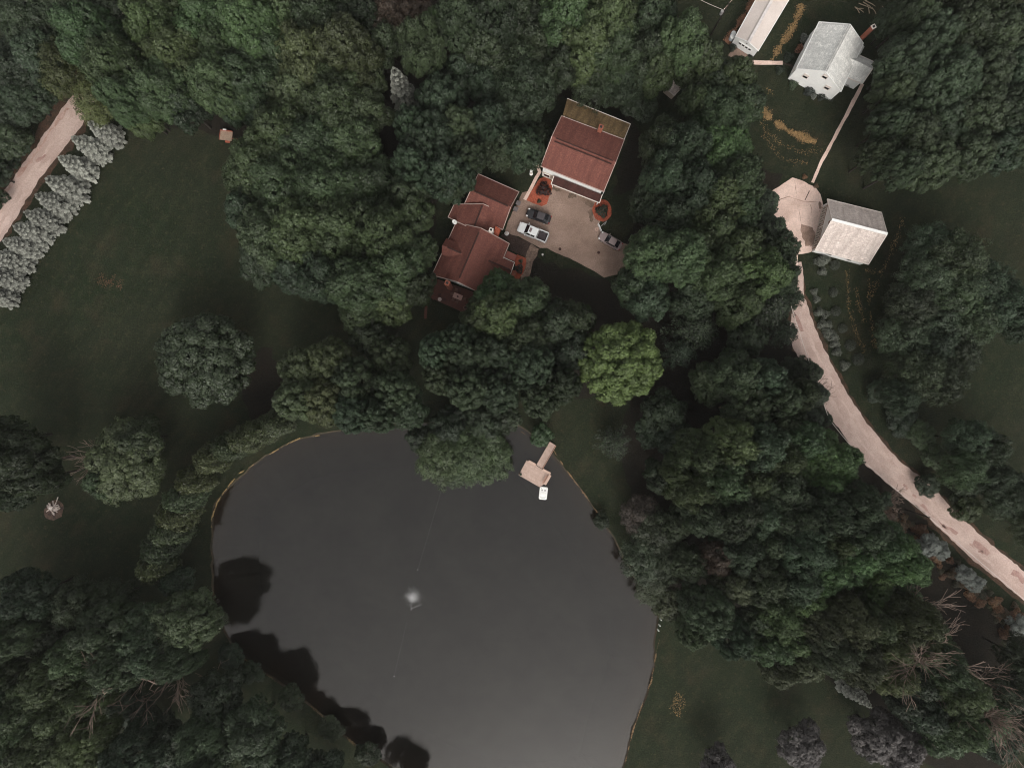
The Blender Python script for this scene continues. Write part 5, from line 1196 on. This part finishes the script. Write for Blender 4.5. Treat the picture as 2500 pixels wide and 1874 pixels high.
# shrubs
def shrub(u, v, rpx, tint, label, group, ball=False, hz=1.0, dry=False, name='shrub'):
    q = P(u, v, .6); root = empty(name, (q.x, q.y, 0), label, 'shrub', group); rr = rpx * S
    root.scale = (rr, rr, rr * hz); root.rotation_euler = (0, 0, (u * 7 + v) % 6.28)
    me = (BALL if ball else SHRUB)[int(u + v) % (2 if ball else 4)]
    o = bpy.data.objects.new('foliage', me); COL.objects.link(o); o.parent = root
    o.color = (*tint, 1)
    return root
names = ['first', 'second', 'third', 'fourth', 'fifth', 'sixth', 'seventh', 'eighth', 'ninth', 'tenth', 'eleventh', 'twelfth', 'thirteenth', 'fourteenth', 'fifteenth', 'sixteenth', 'seventeenth', 'eighteenth']
for i, (u, v, r) in enumerate(((2040.6,646,13),(2037,713,12),(2043.7,758.6,13),(2059.6,801,12),(2078.6,842.5,14),(2097.6,877,15))):
    shrub(u, v, r, (.050, .058, .042), f'clipped round dark bush below the garage, {names[i]} from the garage', 'clipped round bushes below the garage', True)
for i, (u, v, r) in enumerate(((2004,637,14),(2016,634,12),(2010,662,11),(1990,712,9),(1996,730,9),(2002,762,11),(2018,766,10),(2010,790,12),(2024,792,11),(2022,812,13),(2036,822,13),(2040,838,12),(2046,858,11),(2064,892,12))):
    shrub(u, v, r, (.115, .125, .10), f'pale flowering shrub in the border right of the road, {names[i]} from the garage', 'pale flowering shrubs below the garage')
for i, (u, v, r, c, lb) in enumerate(((1327,461,17,(.028,.014,.012),'dark purple-leaved round tree bush in the red mulch bed'),(1316.5,489.5,5,(.03,.045,.025),'small green bush at the tip of the red mulch bed'),(1471,514,15,(.036,.045,.030),'dark green round bush in the red mulch ring'),
        (1267,655,11,(.02,.026,.018),'dark bush beside the small orange lean-to'),(1272,636,5,(.05,.07,.04),'small green bush by the pink porch'),
        (1966,92,11,(.12,.13,.11),'pale grey-green shrub at the upper left of the white cottage'),(1955,118,11,(.22,.10,.06),'orange-red shrub left of the white cottage'),(1927,139,12,(.03,.04,.026),'dark round shrub beside the path left of the cottage'),
        (1978,219,13,(.04,.048,.042),'dark rounded shrub against the white cottage gable wall'),(1938,205,11,(.045,.065,.035),'green shrub at the left corner of the cottage gable'),(2010,232,12,(.03,.036,.028),'dark low shrub right along the cottage gable'),
        (2029,236,9,(.03,.036,.028),'dark low shrub at the right corner of the cottage gable'),(1989,233,7,(.16,.17,.15),'pale flowering shrub below the cottage gable'),(2082,198,13,(.036,.045,.030),'dark shrub in the corner beside the cottage wing'),
        (1791,113,9,(.025,.033,.022),'dark round shrub left of the long garage door'),(1833,138,7,(.02,.026,.018),'dark round shrub right of the long garage door'),(1905,170,10,(.03,.042,.026),'dark shrub below the short path'),
        (1967,430,6,(.20,.11,.06),'orange-brown shrub at the top of the concrete pad'),(1995,452,6,(.11,.075,.045),'brown tuft beside the concrete pad'))):
    shrub(u, v, r, c, lb, 'shrubs round the houses', hz=1.0)
dr = random.Random(33); dry = []
for (u0, v0, u1, v1, n_, wd_) in ((2150, 1200, 2215, 1275, 18, 26), (2215, 1255, 2300, 1340, 24, 30), (2290, 1345, 2400, 1450, 34, 34), (2380, 1440, 2500, 1500, 24, 26), (2440, 1480, 2500, 1580, 22, 26)):
    for i in range(n_):
        t_ = dr.random(); dry.append((u0 + (u1 - u0) * t_ + dr.uniform(-wd_, wd_) * .7 - 8, v0 + (v1 - v0) * t_ + dr.uniform(-wd_, wd_) * .7 + 8))
for i, (u, v) in enumerate(dry):
    a = random.Random(i * 3); c = a.choice([(.15,.08,.042),(.12,.065,.038),(.20,.115,.062),(.085,.062,.036),(.055,.052,.030)])
    shrub(u, v, a.uniform(5, 13), c, 'rusty brown dry shrub on the verge below the right-hand road', 'rusty dry shrubs below the road', hz=.8, name='dry_shrub')

# ------------------------------------------------------------------ dry grass, reeds, windrows (uncountable)
def blades(name, paths, n_per_m, width, size, label, mat=STRAW, seed=1, zmax=.25, gap=-.55):
    rs = np.random.default_rng(seed); C = []
    for pts in paths:
        pts = [np.array(P(u, v)) for u, v in pts]
        for a, b in zip(pts, pts[1:]):
            L_ = np.linalg.norm(b - a); m = int(L_ * n_per_m * 3); t = rs.uniform(0, 1, m)[:, None]
            nrm = np.array([-(b - a)[1], (b - a)[0], 0]) / L_
            p = a + (b - a) * t; dens_ = np.array([mnoise.noise(Vector((x[0] * .55, x[1] * .55, seed))) for x in p])
            off = rs.normal(0, width * .45, m); keep = (dens_ > gap + .6 * np.abs(off) / width + rs.normal(0, .12, m))
            C.append((p + nrm * off[:, None])[keep])
    C = np.concatenate(C); n = len(C); C[:, 2] = rs.uniform(.04, zmax, n)
    V = quads(C, np.tile([0, 0, 1.], (n, 1)) + rs.normal(0, .4, (n, 3)), size * .55, rs, .26)
    me = leaf_mesh(name, V, rs, None, mat); o = bpy.data.objects.new(name, me); COL.objects.link(o); tag(o, label, 'grass', None, 'stuff'); return o
blades('dry_grass', [[(1844,255),(1880,290),(1920,318),(1965,338),(1992,348)]], 110, 1.0, .5, 'tan strip of dry cut grass across the lawn below the cottage', seed=1)
blades('dry_grass', [[(1958,10),(1940,60),(1920,90),(1900,120),(1884,148)]], 60, .9, .5, 'tan strip of dry cut grass between the long garage and cottage', seed=2)
blades('dry_grass', [[(1842,0),(1815,40),(1785,88),(1772,105)]], 110, .8, .5, 'reddish dry grass strip along the left side of the long garage', pm('red_straw', (.30, .15, .09), (.2, .1, .06), 1, .9, .3, 3), seed=3)
blades('dry_grass', [[(2069,655),(2068,690),(2072,750),(2085,800),(2110,860)], [(2205,530),(2185,590),(2165,640),(2140,690),(2125,725)], [(2150,665),(2110,660)], [(2090,700),(2095,740),(2110,790)], [(2125,680),(2120,740),(2128,800),(2135,850)]], 5, .7, .5, 'thin tan mowing streaks on the lawn below the garage', seed=4)
blades('dry_grass', [[(1855,300),(1900,350),(1960,372),(2010,365)], [(1860,330),(1910,390),(1970,400)], [(1870,215),(1890,235)]], 5, .8, .45, 'faint mowing streaks on the lawn below the white cottage', seed=5)
blades('dry_grass', [[(1668,1700),(1650,1745)], [(1660,1690),(1640,1730)]], 10, 1.0, .5, 'pale worn patch of grass on the lower right lawn', seed=6)
blades('dry_grass', [[(245,668),(262,700)], [(278,668),(272,690)], [(295,680),(290,705)], [(230,680),(300,700)]], 6, .9, .5, 'rusty worn patch in the middle of the left lawn', pm('rust_straw', (.15, .075, .042), (.10, .055, .034), 1, .9, .3, 3), seed=7)
blades('reeds', [[(518,1290),(519,1262),(532,1225),(548,1200),(565,1178),(585,1155),(610,1140),(640,1120),(690,1090),(730,1070),(780,1062)]], 30, .14, .5, 'pale yellow reeds lining the left pond shore', pm('reed', (.40, .28, .13), (.25, .17, .08), 1, .9, .3, 3), seed=8, zmax=.5, gap=-.05)
blades('reeds', [[(1240,1028),(1260,1045),(1290,1065)], [(1352,1100),(1375,1135),(1400,1170),(1430,1210),(1458,1250)], [(1612,1540),(1600,1600),(1590,1660),(1570,1710),(1545,1780),(1522,1874)]], 16, .16, .45, 'tan dry reeds lining the right pond shore', pm('reed_tan', (.30, .19, .10), (.2, .13, .07), 1, .9, .3, 3), seed=9, zmax=.4, gap=-.05)
blades('reeds', [[(595,1605),(700,1678),(761,1722),(870,1818),(958,1868)]], 14, .3, .5, 'thin brown reeds on the lower left bank', pm('reed_brown', (.16, .11, .05), (.1, .07, .04), 1, .9, .3, 3), seed=10, zmax=.4, gap=-.05)

# ------------------------------------------------------------------ thin haze volume, added between drone and ground to lift the blacks
hm = bpy.data.materials.new('haze'); hm.use_nodes = True; t = hm.node_tree; t.nodes.clear()
ho = t.nodes.new('ShaderNodeOutputMaterial'); hv = t.nodes.new('ShaderNodeVolumePrincipled')
hv.inputs['Color'].default_value = (.95, .93, .92, 1); hv.inputs['Density'].default_value = 0.00006
t.links.new(hv.outputs[0], ho.inputs['Volume'])
m = MB(); m.box((0, 0, (H + 6 - 4) / 2), (1080, 1080, H + 6 + 4)); hz = m.build('haze', hm); hz['kind'] = 'stuff'
